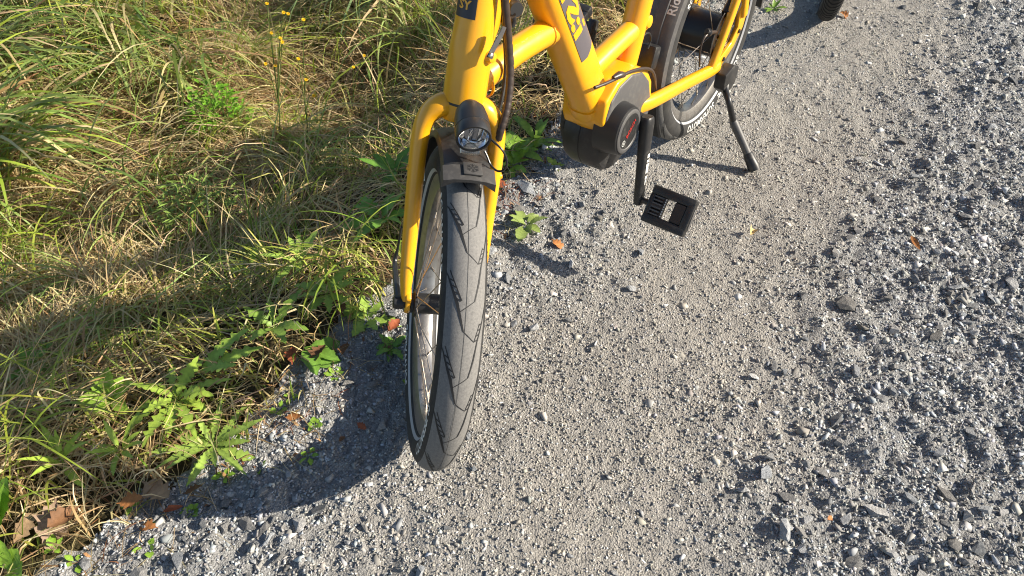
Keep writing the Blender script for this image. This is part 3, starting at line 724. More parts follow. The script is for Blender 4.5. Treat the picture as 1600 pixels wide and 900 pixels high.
T('lock_wire', [bp((1001, 70), .02), bp((1006, 55), .02), bp((1014, 52), .02), bp((1017, 62), .02), bp((1012, 76), .02)], .0022, m=BLKS, sub=5, seg=8)
T('hub_cable', [bp((1118, 50), .052), bp((1107, 52), .055), bp((1099, 62), .055), bp((1094, 80), .055), bp((1093, 104), .055)], [.0045, .0040, .0022, .0022, .0022], m=CAB, sub=5, seg=10)
MB().lathe([(0, .008), (.010, .009), (.012, .006), (.020, .005)], bp((1108, 52), .055), (.5, 0, .4), 14).build('cable_barrel', BLK, bike)
T('brake_caliper', [Vector((.020, .058, .330)), Vector((-.012, .058, .352))], [(.015, .016), (.015, .016)], m=BLKS, sub=2, seg=14, expo=4)

# ---------------- decals
dk = []
def dt_surf(t, w, off=.0007):
    """left face of the down tube: t metres up from the lower end, w metres across"""
    e = 2.9; k = t / (dt_top - dt_bot).length; rl = .0330 + (.0300 - .0330) * k; rs = .038 + (.034 - .038) * k
    w = max(-rs * .999, min(rs * .999, w)); y = rl * (1 - abs(w / rs) ** e) ** (1 / e)
    return dt_bot + dtd * t + dtn * (-w) + Vector((0, y + off, 0))
g = MB(); n_t, n_w = 26, 8; V = []
for i in range(n_t + 1):
    for j in range(n_w + 1):
        w = -.016 + .043 * j / n_w; t0 = .196 + .014 * abs(j - 3) / n_w
        V.append(dt_surf(t0 + (.47 - t0) * i / n_t, w))
g.add(V, [(i * (n_w + 1) + j, i * (n_w + 1) + j + 1, (i + 1) * (n_w + 1) + j + 1, (i + 1) * (n_w + 1) + j) for i in range(n_t) for j in range(n_w)])
dec = g.build('dark_decal', DECAL, dt)
v, f = text2d('I:SY', .066, .0030)
MB().add([dt_surf(.318 + x * 1.25, -.012 + y * .70, .0014) for x, y in v], f).build('lettering', YEL, dec, smooth=False)
# badge on the front of the head tube
def ht_surf(t, ang, off): return ax(t) + (Vector((sin(HA), 0, cos(HA))) * cos(ang) + Vector((0, 1, 0)) * sin(ang)) * (.0283 + off)
g = MB(); V = []
for i in range(13):
    for j in range(11): V.append(ht_surf(.1225 + .004 * abs(j - 5) / 5 * 0 + .10 * i / 12, -.62 + 1.24 * j / 10, .0008))
g.add(V, [(i * 11 + j, i * 11 + j + 1, (i + 1) * 11 + j + 1, (i + 1) * 11 + j) for i in range(12) for j in range(10)])
bdg = g.build('head_badge', BADGE, ht)
v, f = text2d('SY', .0170, .0005)
MB().add([ht_surf(.1345 + y, x / .0285, .0014) for x, y in v], f).build('lettering', YEL, bdg, smooth=False)
g = MB(); V = [ht_surf(.151 + .030 * i / 4, -.22 + .50 * j / 4, .0014) for i in range(5) for j in range(5)]
g.add(V, [(i * 5 + j, i * 5 + j + 1, (i + 1) * 5 + j + 1, (i + 1) * 5 + j) for i in range(4) for j in range(4)]); g.build('badge_mark', YEL, bdg, smooth=False)

# ---------------- cables beside the head tube, bracket and lock button
cpx = [((787, -60), 1.10), ((789, 0), 1.12), ((794, 60), 1.145), ((797, 110), 1.16), ((795, 150), 1.165), ((789, 182), 1.165), ((781, 208), 1.17), ((772, 240), 1.20)]
pts, rr = catmull([at(q, s) for q, s in cpx], [.0062] * len(cpx), 14)
rr = [.0062 * (1.0 if i % 5 else .90) for i in range(len(pts))]
MB().tube(pts, rr, seg=12, sub=1).build('cable_sleeve', CAB, bike, MFR)
pts2 = [p + Vector((-.030, -.004, 0)) for p in pts]
MB().tube(pts2[::6], .003, seg=8, sub=3).build('brake_hose', BLKS, bike, MFR)
MB().lathe([(0, .012), (.006, .010), (.013, .007), (.014, .004)], ax(.074, -.004) + Vector((0, .026, 0)), (.15, 1, .1), 18).build('guide_boss', YEL, ht)
T('cable_guide', [bp((764, 90), .044), bp((772, 74), .047), bp((782, 56), .050), bp((788, 42), .052)], [(.0015, .0065), (.0018, .0060), (.0018, .0055), (.0018, .005)], m=GREY, sub=4)
MB().lathe([(0, .0045), (.003, .0045), (.0045, .002)], bp((766, 87), .047), (0, 1, 0), 12).build('guide_bolt', ALU, bike)
lb = bp((806, 15), .02); lbd = Vector((.35, .75, .15)).normalized()
MB().lathe([(-.040, .012), (-.012, .0145), (-.010, .0125), (0, .0125), (.003, .0105), (.003, .0012)], lb, lbd, 24).build('lock_cylinder', BLKS, bike)
T('lock_loop', [bp((800, 24), .02), bp((802, 32), .02), bp((800, 42), .02)], [.006, .005, .004], m=BLKS, sub=3)

# ---------------- the rest of the bicycle (above the frame of the photograph)
st_ = T('stem', [ax(.345), ax(.40), ax(.52), ax(.56, .035)], [.020, .019, .018, .017], m=BLKS, sub=4)
hb = MFR.inverted() @ ax(.56, .04)
MB().tube([hb + Vector((-.07, -.30, .03)), hb + Vector((-.03, -.17, .02)), hb, hb + Vector((-.03, .17, .02)), hb + Vector((-.07, .30, .03))], [.013, .012, .0155, .012, .013], sub=5, ref=(0, 0, 1)).build('handlebar', BLKS, bike, MFR)
for sd in (-1, 1):
    MB().tube([hb + Vector((-.045, sd * .20, .024)), hb + Vector((-.072, sd * .315, .031))], [.017, .016], ref=(0, 0, 1)).build('grip', RUB, bike, MFR)
sc = sb + sd_ * .58
MB().tube([sc + Vector((.15, 0, -.01)), sc + Vector((.08, 0, .012)), sc + Vector((-.02, 0, .02)), sc + Vector((-.11, 0, .03)), sc + Vector((-.14, 0, .025))], [(.018, .015), (.028, .022), (.060, .028), (.080, .030), (.055, .018)], seg=20, sub=5).build('saddle', BLKS, bike)
# ================================================================== THE OTHER BICYCLE (only its front tyre reaches into the photograph)
R2, r2 = 0.345, 0.026
h2 = Vector((-0.42, -0.907, 0)).normalized(); l2 = Vector((-h2.y, h2.x, 0)); c2 = Vector((1.028, 2.31, 0)); c2.z = hz(c2.x, c2.y) - .004
tilt = 0.10; u2 = Vector((0, 0, 1)) * cos(tilt) + l2 * sin(tilt); s2_ = l2 * cos(tilt) - Vector((0, 0, 1)) * sin(tilt)
B2 = empty('bicycle', frame_matrix(c2, h2, s2_, u2))
tag(B2, 'second bicycle with a black knobbly tyre standing on the gravel behind the yellow one', 'bicycle')
def wheel2(x):
    M = Matrix.Translation((x, 0, R2))
    w = MB().ring([(.300, -.013), (.303, -.014), (.290, -.013), (.284, 0), (.290, .013), (.303, .014), (.300, .013), (.296, 0)], 80).build('wheel', RIMM, B2, M)
    n = 18; MB().ring([(R2 - .002 - r2 + r2 * cos(2 * pi * i / n), r2 * sin(2 * pi * i / n)) for i in range(n)], 96).build('tyre', RUB, w)
    # knobs: curved cross bars round the tyre
    K = 110; g = MB()
    for k in range(K):
        a0 = 2 * pi * k / K; a1 = a0 + 2 * pi / K * .62
        for lo, hi, sl in ((-1.25, -.50, .5), (-.46, .46, 0), (.50, 1.25, .5)):
            V = []
            for al in (lo, (lo + hi) / 2, hi):
                for a in (a0, a1):
                    aa = a + abs(al) * .035; V.append(surf(aa, al, .0022, R2 - .002 - r2, r2))
            g.add(V, [(0, 1, 3, 2), (2, 3, 5, 4)])
            Vb = []
            for al in (lo, (lo + hi) / 2, hi):
                for a in (a0, a1): Vb.append(surf(a + abs(al) * .035, al, -.0005, R2 - .002 - r2, r2))
            o = len(g.v) - 6; g.v += Vb; b = o + 6
            g.f += [(o, o + 2, b + 2, b), (o + 2, o + 4, b + 4, b + 2), (o + 1, b + 1, b + 3, o + 3), (o + 3, b + 3, b + 5, o + 5), (o, b, b + 1, o + 1), (o + 4, o + 5, b + 5, b + 4)]
    link('tread_knob', new_mesh('tread_knob', g.v, g.f, False), RUB, w)['kind'] = 'stuff'
    MB().lathe([(-.05, .01), (-.05, .02), (-.02, .017), (.02, .017), (.05, .02), (.05, .01)]).build('hub', BLKS, w)
    sp = {}
    for sd in (-1, 1):
        q = MB().tube([Vector((.012, sd * .03, .016)), Vector((.288, 0, 0))], .001, seg=5, sub=1, ref=(0, 0, 1)); sp[sd] = new_mesh('spoke', q.v, q.f); sp[sd].materials.append(STEEL)
    for k in range(28): link('spoke', sp[(-1, 1)[k % 2]], None, w, rot_y(2 * pi * k / 28))
    return w
wheel2(0); wheel2(-1.08)
DK2 = mat('dark_grey_paint', (.03, .032, .036), .35)
def t2(name, pts, rad, m=DK2, **kw): return MB().tube([Vector(p) for p in pts], rad, **kw).build(name, m, B2)
hA = Vector((-.325, 0, .946)); cr2 = Vector((-.19, 0, .72))
for sd in (-1, 1):
    t2('fork_leg', [cr2 + Vector((0, sd * .03, 0)), (-.17, sd * .055, .66), (-.06, sd * .06, .47), (0, sd * .058, R2)], [.017, .016, .014, .010], sub=4)
    t2('chain_stay', [(-.62, sd * .03, .30), (-1.08, sd * .06, R2)], .011, sub=1)
    t2('seat_stay', [(-.78, sd * .015, .78), (-1.08, sd * .06, R2)], .009, sub=1)
t2('fork_crown', [cr2 + Vector((0, -.035, 0)), cr2 + Vector((0, .035, 0))], .02, sub=1, ref=(0, 0, 1))
t2('head_tube', [cr2, cr2 + hA * .17], .026, sub=1)
t2('down_tube', [cr2 + hA * .03, (-.60, 0, .30)], .027, sub=1)
t2('top_tube', [cr2 + hA * .14, (-.77, 0, .74)], .020, sub=1)
t2('seat_tube', [(-.60, 0, .30), (-.80, 0, .86)], .018, sub=1)
t2('stem', [cr2 + hA * .17, cr2 + hA * .24, cr2 + hA * .25 + Vector((.08, 0, .02))], .016, BLKS)
hb2 = cr2 + hA * .25 + Vector((.08, 0, .02))
t2('handlebar', [hb2 + Vector((-.06, -.32, .03)), hb2, hb2 + Vector((-.06, .32, .03))], .0135, BLKS, ref=(0, 0, 1))
t2('saddle', [(-.70, 0, .955), (-.80, 0, .97), (-.92, 0, .98)], [(.02, .018), (.05, .028), (.07, .03)], BLKS, seg=16)
t2('seat_post', [(-.79, 0, .83), (-.83, 0, .95)], .014, BLKS, sub=1)
MB().tube([Vector((0, -.012 , 0)) + Vector((-.62, -.06, .30)), Vector((-.62, .06, .30))], .03, sub=1, ref=(0, 0, 1)).build('bottom_bracket', BLKS, B2)
arc_sweep(fender_prof(.030), R2 + .014, radians(55), radians(200), 40).build('front_mudguard', BLK, B2, Matrix.Translation((0, 0, R2)))

# ================================================================== LOOSE STONES, LEAVES AND PLANTS
def px_m(px, P): return px * (P - CAM).length / FPX
def to_px(P):
    d = P - CAM; w = d.dot(FW); return 800 + FPX * d.dot(RT) / w, 450 - FPX * d.dot(UP) / w
# --- stones, each its own object; the mesh is shared between alike ones
SM = mat('stone_block', (0.3, 0.3, 0.3), 0.85); SM_b = P_(SM); SM_b.inputs['Specular IOR Level'].default_value = 0.25
oi = N(SM, 'ShaderNodeObjectInfo')
tc = N(SM, 'ShaderNodeTexCoord'); nz = N(SM, 'ShaderNodeTexNoise'); nz.inputs['Scale'].default_value = 2.6; nz.inputs['Detail'].default_value = 9; nz.inputs['Roughness'].default_value = 0.75
L(SM, tc.outputs['Object'], nz.inputs['Vector'])
mr = N(SM, 'ShaderNodeMapRange'); mr.inputs['From Min'].default_value = .3; mr.inputs['From Max'].default_value = .7; mr.inputs['To Min'].default_value = .6; mr.inputs['To Max'].default_value = 1.3
L(SM, nz.outputs['Fac'], mr.inputs['Value']); vm = N(SM, 'ShaderNodeVectorMath', operation='SCALE'); L(SM, oi.outputs['Color'], vm.inputs[0]); L(SM, mr.outputs['Result'], vm.inputs['Scale'])
L(SM, vm.outputs['Vector'], SM_b.inputs['Base Color'])
bm_ = N(SM, 'ShaderNodeBump'); bm_.inputs['Strength'].default_value = 0.6; bm_.inputs['Distance'].default_value = 0.12; L(SM, nz.outputs['Fac'], bm_.inputs['Height']); L(SM, bm_.outputs['Normal'], SM_b.inputs['Normal'])
BIG = []
for k in range(14):
    v, f = hull_shape(random.choice((10, 11, 13)), random.uniform(0.42, 0.8), 900 + k); me = new_mesh('stone', v, f, False); me.materials.append(SM); BIG.append(me)
ZONES = {'shade': 'in the shadow cast beside the front wheel', 'edge': 'along the grass edge of the path', 'track': 'lying on the fine compacted wheel track'}
MARKS = [(gnd((1180, 268)), .28, 'in gravel near the kickstand foot'), (gnd((1040, 400)), .24, 'in gravel below the near pedal'), (gnd((1285, 40)), .30, 'in gravel in front of the second bicycle'),
         (gnd((1437, 396)), .22, 'in gravel around the slim orange leaf'), (gnd((1320, 476)), .20, 'in gravel close to the largest dark stone'), (gnd((1198, 738)), .22, 'in gravel close to the squarish light stone')]
taken = []
def put_stone(P, rad, label=None, zone=None, up=0.34, tone=None):
    k = random.randrange(len(BIG)); o = link('stone', BIG[k])
    o.location = (P.x, P.y, hz(P.x, P.y, True) + rad * up); fl_ = random.uniform(.6, 1.1)
    o.scale = (rad * random.uniform(.9, 1.2), rad * random.uniform(.75, 1.0), rad * fl_)
    o.rotation_euler = (random.gauss(0, .22), random.gauss(0, .22), random.uniform(0, 6.28)); taken.append((P.x, P.y, rad))
    tone = tone or random.choices(('dark grey', 'mid grey', 'pale grey', 'whitish'), (.25, .42, .27, .06))[0]
    g_ = {'dark grey': .20, 'mid grey': .31, 'pale grey': .43, 'whitish': .58}[tone] * random.uniform(.92, 1.08); w_ = random.uniform(-.05, .05)
    o.color = (g_ * (1 + w_), g_, g_ * (1 - w_ * 1.2), 1)
    if label: tag(o, label, 'stone'); return o
    size = 'small' if rad < .0085 else ('medium sized' if rad < .0125 else 'large'); form = 'flat' if fl_ < .78 else ('chunky' if fl_ > .95 else 'angular')
    where = ZONES.get(zone)
    if not where:
        near_ = [(math.hypot(P.x - m.x, P.y - m.y) / r_, t) for m, r_, t in MARKS]; near_ = [q for q in near_ if q[0] < 1]
        where = min(near_)[1] if near_ else 'in open coarse gravel clear of leaves and bicycles'
    tag(o, '%s %s %s stone %s' % (size, tone, form, where), 'stone', '%s %s %s stones %s' % (size, tone, form, where)); return o
for px, sz, lab in [((1320, 476), 36, 'largest dark grey stone with a flat top lying on the open gravel'),
                    ((832, 511), 24, 'pale chunky stone with its shadow, right of the front tyre'),
                    ((470, 818), 30, 'pale grey stone just outside the curved edge of the wheel shadow'),
                    ((1198, 738), 30, 'light grey squarish stone at the border of fine and coarse gravel'),
                    ((894, 411), 17, 'small whitish stone at the tip of the pedal shadow'),
                    ((824, 300), 30, 'rough grey stone beside the red brown needles behind the fork'),
                    ((443, 603), 19, 'sunlit pale stone between the weeds and the wheel shadow'),
                    ((598, 661), 22, 'bluish pale stone in the shade close to the front tyre')]:
    put_stone(gnd(px), px_m(sz, gnd(px)) * .5, lab, tone='dark grey' if 'dark' in lab else ('whitish' if 'whitish' in lab or 'pale chunky' in lab else 'pale grey'))
for px, sz in [((542, 600), 24), ((583, 603), 20), ((412, 775), 20), ((352, 786), 22), ((520, 560), 18), ((500, 640), 15), ((470, 700), 18), ((560, 720), 15), ((610, 690), 13), ((452, 742), 16), ((395, 745), 14), ((535, 655), 14), ((575, 575), 15), ((488, 680), 14), ((430, 720), 13)]:
    put_stone(gnd(px), px_m(sz, gnd(px)) * .5, None, 'shade')
def shade_zone(u, v): return 330 < u < 650 and 545 < v < 790 and v < 545 + (650 - u) * 1.1 + 220
count = {'edge': 0, 'track': 0, 'coarse': 0}; tries = 0
while sum(count.values()) < 275 and tries < 30000:
    tries += 1
    u, v = random.uniform(-20, 1620), random.uniform(-10, 910) ** 1.0
    P = gnd((u, v)); d = float(verge_d(P.x, P.y)); c = float(compact(P.x, P.y))
    if d > -.01 or shade_zone(u, v): continue
    if random.random() > (1 - c) * (.45 + 1.3 * max(0, float(fbm(np.array([P.x]), np.array([P.y]), 3, 2, 62)[0]) + .25)) + .05: continue
    rad = random.choice([.0085, .0095, .0105, .0115, .0125, .0135, .015, .017, .020]) * random.uniform(.9, 1.1) * (0.80 + .12 * P.y if c < .5 else .62)
    if any(math.hypot(P.x - a, P.y - b) < (rad + r_) * .8 for a, b, r_ in taken): continue
    z = 'edge' if d > -.16 else ('track' if c > .5 else 'coarse'); count[z] += 1
    put_stone(P, rad, None, z)

# --- leaves as thin curved sheets
def leaf_mesh(name, length, width, lobes=0, depth=0.5, bend=0.8, fold=0.25, col=(0.1, 0.2, 0.03), n=18, seed=0, stalk=0.12, tipw=0.5, twist=0.0, curl=0.0, gain=1.0):
    """leaf along +x with a keel; lobes: toothed outline; bend: downward curve in radians"""
    r = random.Random(seed); V = []; C = []; F = []; x = z = 0.0; ang = 0.0
    for i in range(n + 1):
        t = i / n; tt = max(0.0, (t - stalk) / (1 - stalk))
        w = width * .5 * (math.sin(pi * min(1, tt ** (.75 + tipw * .5) * .97 + .03)) ** .8) if t > stalk else width * .035
        if lobes and t > stalk: w *= 1 - depth * (0.5 + 0.5 * cos(tt * lobes * 2 * pi + r.uniform(-.4, .4)))
        w = max(w, width * .03) if t < .985 else width * .01
        tw = twist * t; jl, jr = (r.uniform(.85, 1.12) for _ in range(2))
        for sgn, j in ((-1, jl), (0, 0), (1, jr)):
            y = sgn * w * j; zz = abs(y) * fold + curl * y * y / max(width, 1e-4) * 4 + r.uniform(-1, 1) * width * .018
            V.append((x - abs(y) * .22 * (1 if lobes else 0), y * cos(tw) - zz * sin(tw), z + zz * cos(tw) + y * sin(tw)))
            k = r.uniform(.86, 1.12) * (1.25 if sgn == 0 else 1.0); C.append([min(1, c * k * gain) for c in col])
        x += length / n * cos(ang); z -= length / n * sin(ang); ang += bend / n
    for i in range(n):
        for s_ in (0, 1): a = i * 3 + s_; F.append((a, a + 1, a + 4, a + 3))
    me = new_mesh(name, V, F, True, 0); set_tint(me, np.array(C)); return me
GREENS = [(.105, .20, .022), (.13, .235, .03), (.09, .17, .022), (.16, .26, .045)]
def weed(name, label, cat, px, leaves, length, width, lobes=0, depth=.5, col=None, el=(.25, .9), bend=(.5, 1.2), az0=0.0, spread=2 * pi, seed=0, group=None, lift=.0, stalk=.12, fold=.25):
    r = random.Random(seed * 31 + 5); P = onground(px); lift = lift + .032 * float(sstep(.0, .10, float(verge_d(P.x, P.y)))); root = empty(name, Matrix.Translation((P.x, P.y, hz(P.x, P.y) + lift)))
    tag(root, label, cat, group)
    ms = [leaf_mesh('leaf', length * r.uniform(.65, 1.1), width * r.uniform(.8, 1.1), lobes, depth * r.uniform(.8, 1.1), r.uniform(*bend), fold, col or r.choice(GREENS), seed=seed * 100 + k, stalk=stalk, twist=r.uniform(-.5, .5), gain=1.5) for k in range(min(leaves, 6))]
    for k in range(leaves):
        a = az0 + spread * ((k + r.uniform(-.3, .3)) / leaves - (.5 if spread < 6 else 0)); e = r.uniform(*el)
        M = Matrix.Rotation(a, 4, 'Z') @ Matrix.Rotation(-e, 4, 'Y') @ Matrix.Rotation(r.uniform(-.35, .35), 4, 'X')
        s_ = r.uniform(.8, 1.15); link('leaf', ms[k % len(ms)], LEAFM, root, M @ Matrix.Scale(s_, 4))
    return root
weed('dandelion', 'bright green dandelion clump with toothed leaves reaching over the gravel edge', 'weed', (285, 640), 15, .108, .032, 6, .68, (.20, .28, .04), (.25, .95), (.6, 1.3), 0, 2 * pi, 1)
weed('dandelion', 'long toothed dandelion leaves in full sun above the shaded gravel', 'weed', (318, 600), 4, .15, .040, 6, .6, (.20, .30, .05), (.45, .7), (.5, .9), .55, 1.1, 2)
weed('rosette_weed', 'flat star shaped weed rosette with narrow toothed leaves', 'weed', (335, 700), 17, .100, .020, 7, .6, (.19, .27, .05), (.12, .6), (.2, .7), 0, 2 * pi, 3)
weed('dandelion', 'dark green dandelion with broad upright leaves left of the front hub', 'weed', (435, 530), 7, .115, .033, 5, .6, (.12, .19, .03), (.35, 1.1), (.5, 1.2), 0, 2 * pi, 4)
weed('dandelion', 'pair of broad drooping leaves over the shaded gravel edge', 'weed', (478, 548), 4, .115, .045, 3, .3, (.10, .19, .028), (.1, .5), (.4, .9), -.3, 1.6, 5)
weed('plantain', 'pale plantain rosette growing in the gravel behind the front tyre', 'weed', (823, 352), 9, .058, .026, 0, 0, (.17, .22, .06), (.25, .85), (.3, .8), 0, 2 * pi, 6)
weed('dock_plant', 'broad smooth dock leaf standing upright among fallen leaves', 'weed', (14, 842), 3, .125, .050, 0, 0, (.085, .17, .018), (1.0, 1.4), (.2, .5), 1.2, 1.6, 7)
weed('dock_plant', 'small round bright leaf low in the grass near the gravel', 'weed', (18, 898), 3, .06, .042, 0, 0, (.16, .27, .03), (.5, 1.0), (.2, .6), 1.2, 3, 8)
weed('leafy_weed', 'leafy weed with pointed leaves growing behind the fork beside the motor', 'weed', (808, 245), 11, .10, .030, 0, 0, (.13, .22, .03), (.3, 1.1), (.5, 1.2), 0, 2 * pi, 9)
weed('leafy_weed', 'weed with long leaves below the cross tube of the yellow frame', 'weed', (838, 225), 9, .11, .024, 0, 0, (.12, .20, .03), (.4, 1.2), (.6, 1.3), 0, 2 * pi, 10)
weed('leafy_weed', 'green lobed weed in the grass left of the fork leg', 'weed', (598, 360), 9, .105, .038, 4, .45, (.10, .20, .028), (.2, .9), (.4, 1.1), 0, 2 * pi, 11)
weed('leafy_weed', 'dark leafy weed in the grass behind the fork shoulder', 'weed', (618, 285), 10, .09, .026, 3, .3, (.075, .16, .022), (.3, 1.0), (.4, 1.0), 0, 2 * pi, 12)
weed('leafy_weed', 'pale yellow green lobed weed beside the front hub', 'weed', (575, 500), 7, .075, .032, 4, .5, (.19, .28, .05), (.2, .8), (.4, .9), 0, 2 * pi, 13)
weed('leafy_weed', 'low green weed squeezed between the front tyre and the shaded gravel', 'weed', (612, 545), 8, .05, .020, 3, .4, (.10, .20, .03), (.2, .9), (.4, .9), 0, 2 * pi, 14)
weed('leafy_weed', 'green leaf cluster among the lit grass left of the dandelion clump', 'weed', (60, 590), 8, .08, .030, 3, .3, (.12, .22, .03), (.3, 1.0), (.4, 1.0), 0, 2 * pi, 15)
weed('leafy_weed', 'narrow leaved yellow green weed next to the large brown leaf', 'weed', (112, 740), 8, .085, .012, 0, 0, (.22, .30, .04), (.5, 1.2), (.5, 1.1), 0, 2 * pi, 16)
weed('leafy_weed', 'bright two leaved weed in grass below the leafy bush', 'weed', (400, 440), 5, .07, .022, 0, 0, (.24, .34, .05), (.4, 1.0), (.4, 1.0), 0, 2 * pi, 17)
weed('leafy_weed', 'low lobed rosette in thin grass above the shaded gravel', 'weed', (515, 475), 9, .075, .026, 5, .55, (.17, .25, .04), (.2, .8), (.4, .9), 0, 2 * pi, 18)
weed('leafy_weed', 'pale green weed tucked into straw behind the hub side weeds', 'weed', (475, 425), 8, .08, .022, 3, .4, (.19, .28, .05), (.3, 1.0), (.4, 1.0), 0, 2 * pi, 19)
weed('leafy_weed', 'round leaved bright weed beside the dandelion clump', 'weed', (185, 640), 8, .06, .034, 0, 0, (.17, .27, .035), (.3, 1.0), (.3, .8), 0, 2 * pi, 20)
weed('leafy_weed', 'slim leaved weed between the grass and the curled oak leaf', 'weed', (200, 720), 9, .075, .013, 0, 0, (.20, .28, .04), (.3, 1.1), (.4, 1.0), 0, 2 * pi, 21)
weed('leafy_weed', 'green weed among red needles behind the yellow fork leg', 'weed', (800, 262), 8, .06, .022, 3, .4, (.16, .26, .035), (.3, 1.0), (.4, 1.0), 0, 2 * pi, 22)
SEED = 'tiny green seedling sprouting through the gravel near the wheel shadow'
for k, q in enumerate([(525, 588), (492, 665), (437, 640), (483, 712), (455, 620), (300, 800), (245, 830), (232, 858), (350, 745), (405, 735), (372, 690), (210, 790), (640, 600), (90, 860), (120, 880)]):
    weed('seedling', SEED, 'seedling', q, random.randint(4, 7), .022, .011, 0, 0, (.15, .25, .03), (.2, .9), (.2, .6), 0, 2 * pi, 40 + k, 'seedlings in the gravel edge', stalk=.3)
weed('seedling', 'small yellow green seedlings below the motor on the gravel', 'seedling', (868, 262), 8, .03, .012, 0, 0, (.22, .28, .05), (.2, .9), (.2, .6), 0, 2 * pi, 70)
weed('seedling', 'tiny green shoots in the shadow of the second bicycle', 'seedling', (1208, 15), 8, .04, .012, 0, 0, (.12, .2, .03), (.2, .9), (.2, .6), 0, 2 * pi, 71)

# --- leafy bushlets: many tiny leaves, built as one part
def bushlet(name, label, px, rad, height, n, lw, ll, col, seed):
    r = np.random.default_rng(seed); P = onground(px); root = empty(name, Matrix.Translation((P.x, P.y, hz(P.x, P.y)))); tag(root, label, 'weed')
    V = []; F = []; C = []
    for k in range(n):
        a = r.uniform(0, 2 * pi); q = math.sqrt(r.random()) * rad; h = height * (1 - (q / rad) ** 2 * .7) * r.uniform(.35, 1.0)
        c = Vector((cos(a) * q, sin(a) * q, h)); az = a + r.normal(0, .9); e = r.uniform(-.3, .6); l = ll * r.uniform(.6, 1.2); w = lw * r.uniform(.7, 1.2)
        d = Vector((cos(az) * cos(e), sin(az) * cos(e), sin(e))); s_ = Vector((-sin(az), cos(az), r.normal(0, .3))).normalized(); u = d.cross(s_)
        o = len(V); V += [c, c + d * l * .5 + s_ * w * .5 + u * w * .15, c + d * l, c + d * l * .5 - s_ * w * .5 + u * w * .15]; F.append((o, o + 1, o + 2, o + 3)); cc = np.array(col) * r.uniform(1.0, 1.7); C += [cc] * 4
    me = new_mesh('foliage', V, F, False); set_tint(me, np.array(C)); link('foliage', me, LEAFM, root)['kind'] = 'stuff'
    for k in range(9):
        a = 2 * pi * k / 9 + r.normal(0, .2); q = rad * r.uniform(.3, .8)
        MB().tube([Vector((cos(a) * q * .15, sin(a) * q * .15, 0)), Vector((cos(a) * q * .6, sin(a) * q * .6, height * .4)), Vector((cos(a) * q, sin(a) * q, height * .75))], [.0016, .0013, .0008], seg=5, sub=2).build('stem', STEMM, root)
    return root
STEMM = mat('plant_stem', (.10, .15, .03), .6)
bushlet('leafy_bush', 'small vivid green bushy herb in the dry grass', (350, 210), .095, .19, 380, .013, .020, (.12, .26, .018), 3)
bushlet('bedstraw_clump', 'light green clump of narrow leaved weed with pale buds', (330, 375), .12, .22, 360, .006, .030, (.17, .25, .05), 4)
bushlet('bedstraw_clump', 'thin yellow green herb rising beside the dry tussock', (560, 60), .07, .12, 120, .006, .022, (.22, .28, .06), 5)
bushlet('bedstraw_clump', 'yellow budded herb in the grass right of the head tube', (690, 60), .09, .16, 170, .007, .022, (.20, .26, .05), 6)

# --- yellow wildflowers
FLM = mat('yellow_petal', (.85, .56, .015), .6); CALM = mat('flower_calyx', (.12, .17, .03), .6)
def flower(label, base, heads, depth, seed):
    P = onground(base); root = empty('wildflower', Matrix.Translation((P.x, P.y, hz(P.x, P.y)))); tag(root, label, 'wildflower', None)
    Z = hz(P.x, P.y); tops = []
    r = random.Random(seed)
    for q in heads:
        d = ray(q); yy = P.y - depth + r.uniform(-.03, .03); Q = CAM + d * (yy / d.y); tops.append(Q - Vector((P.x, P.y, Z)))
    fork = sum(tops, Vector()) / len(tops) * .55
    MB().tube([Vector((0, 0, -.01)), fork * .5 + Vector((.006, 0, .01)), fork], [.0022, .0018, .0015], seg=6, sub=4).build('stem', STEMM, root)
    for t in tops:
        MB().tube([fork * r.uniform(.75, 1.0), fork.lerp(t, .55) + Vector((0, 0, .012)), t], [.0012, .001, .0008], seg=5, sub=3).build('branch', STEMM, root)
        hd = MB(); n = 14; dirn = Vector((r.uniform(.1, .5), -r.uniform(.2, .6), 1)).normalized(); a_ = dirn.orthogonal().normalized(); b_ = dirn.cross(a_)
        for ring, (rad, up, m) in enumerate(((.0052, .0011, n), (.0038, .0024, 10), (.0020, .0030, 6))):
            for k in range(m):
                w = 2 * pi * (k + ring * .5) / m; e = (a_ * cos(w) + b_ * sin(w)); s_ = dirn.cross(e)
                hd.add([t, t + e * rad * .6 - s_ * rad * .22 + dirn * up, t + e * rad + dirn * up * 1.2, t + e * rad * .6 + s_ * rad * .22 + dirn * up], [(0, 1, 2, 3)])
        h = hd.build('flower_head', FLM, root, smooth=False)
        MB().lathe([(-.007, .0012), (-.004, .0030), (.0006, .0032)], t, dirn, 8).build('calyx', CALM, h)
flower('yellow wildflower on the tallest dark stem with a cluster of small heads', (436, 232), [(415, 100), (430, 103), (424, 52), (438, 60), (441, 66), (443, 20), (450, 22), (417, 6)], .10, 1)
flower('yellow wildflower with four spaced heads over pale straw', (478, 235), [(466, 92), (474, 31), (478, 125), (490, 150)], .07, 2)
flower('two headed yellow wildflower among the broad blades', (545, 190), [(552, 105), (569, 87)], .05, 3)

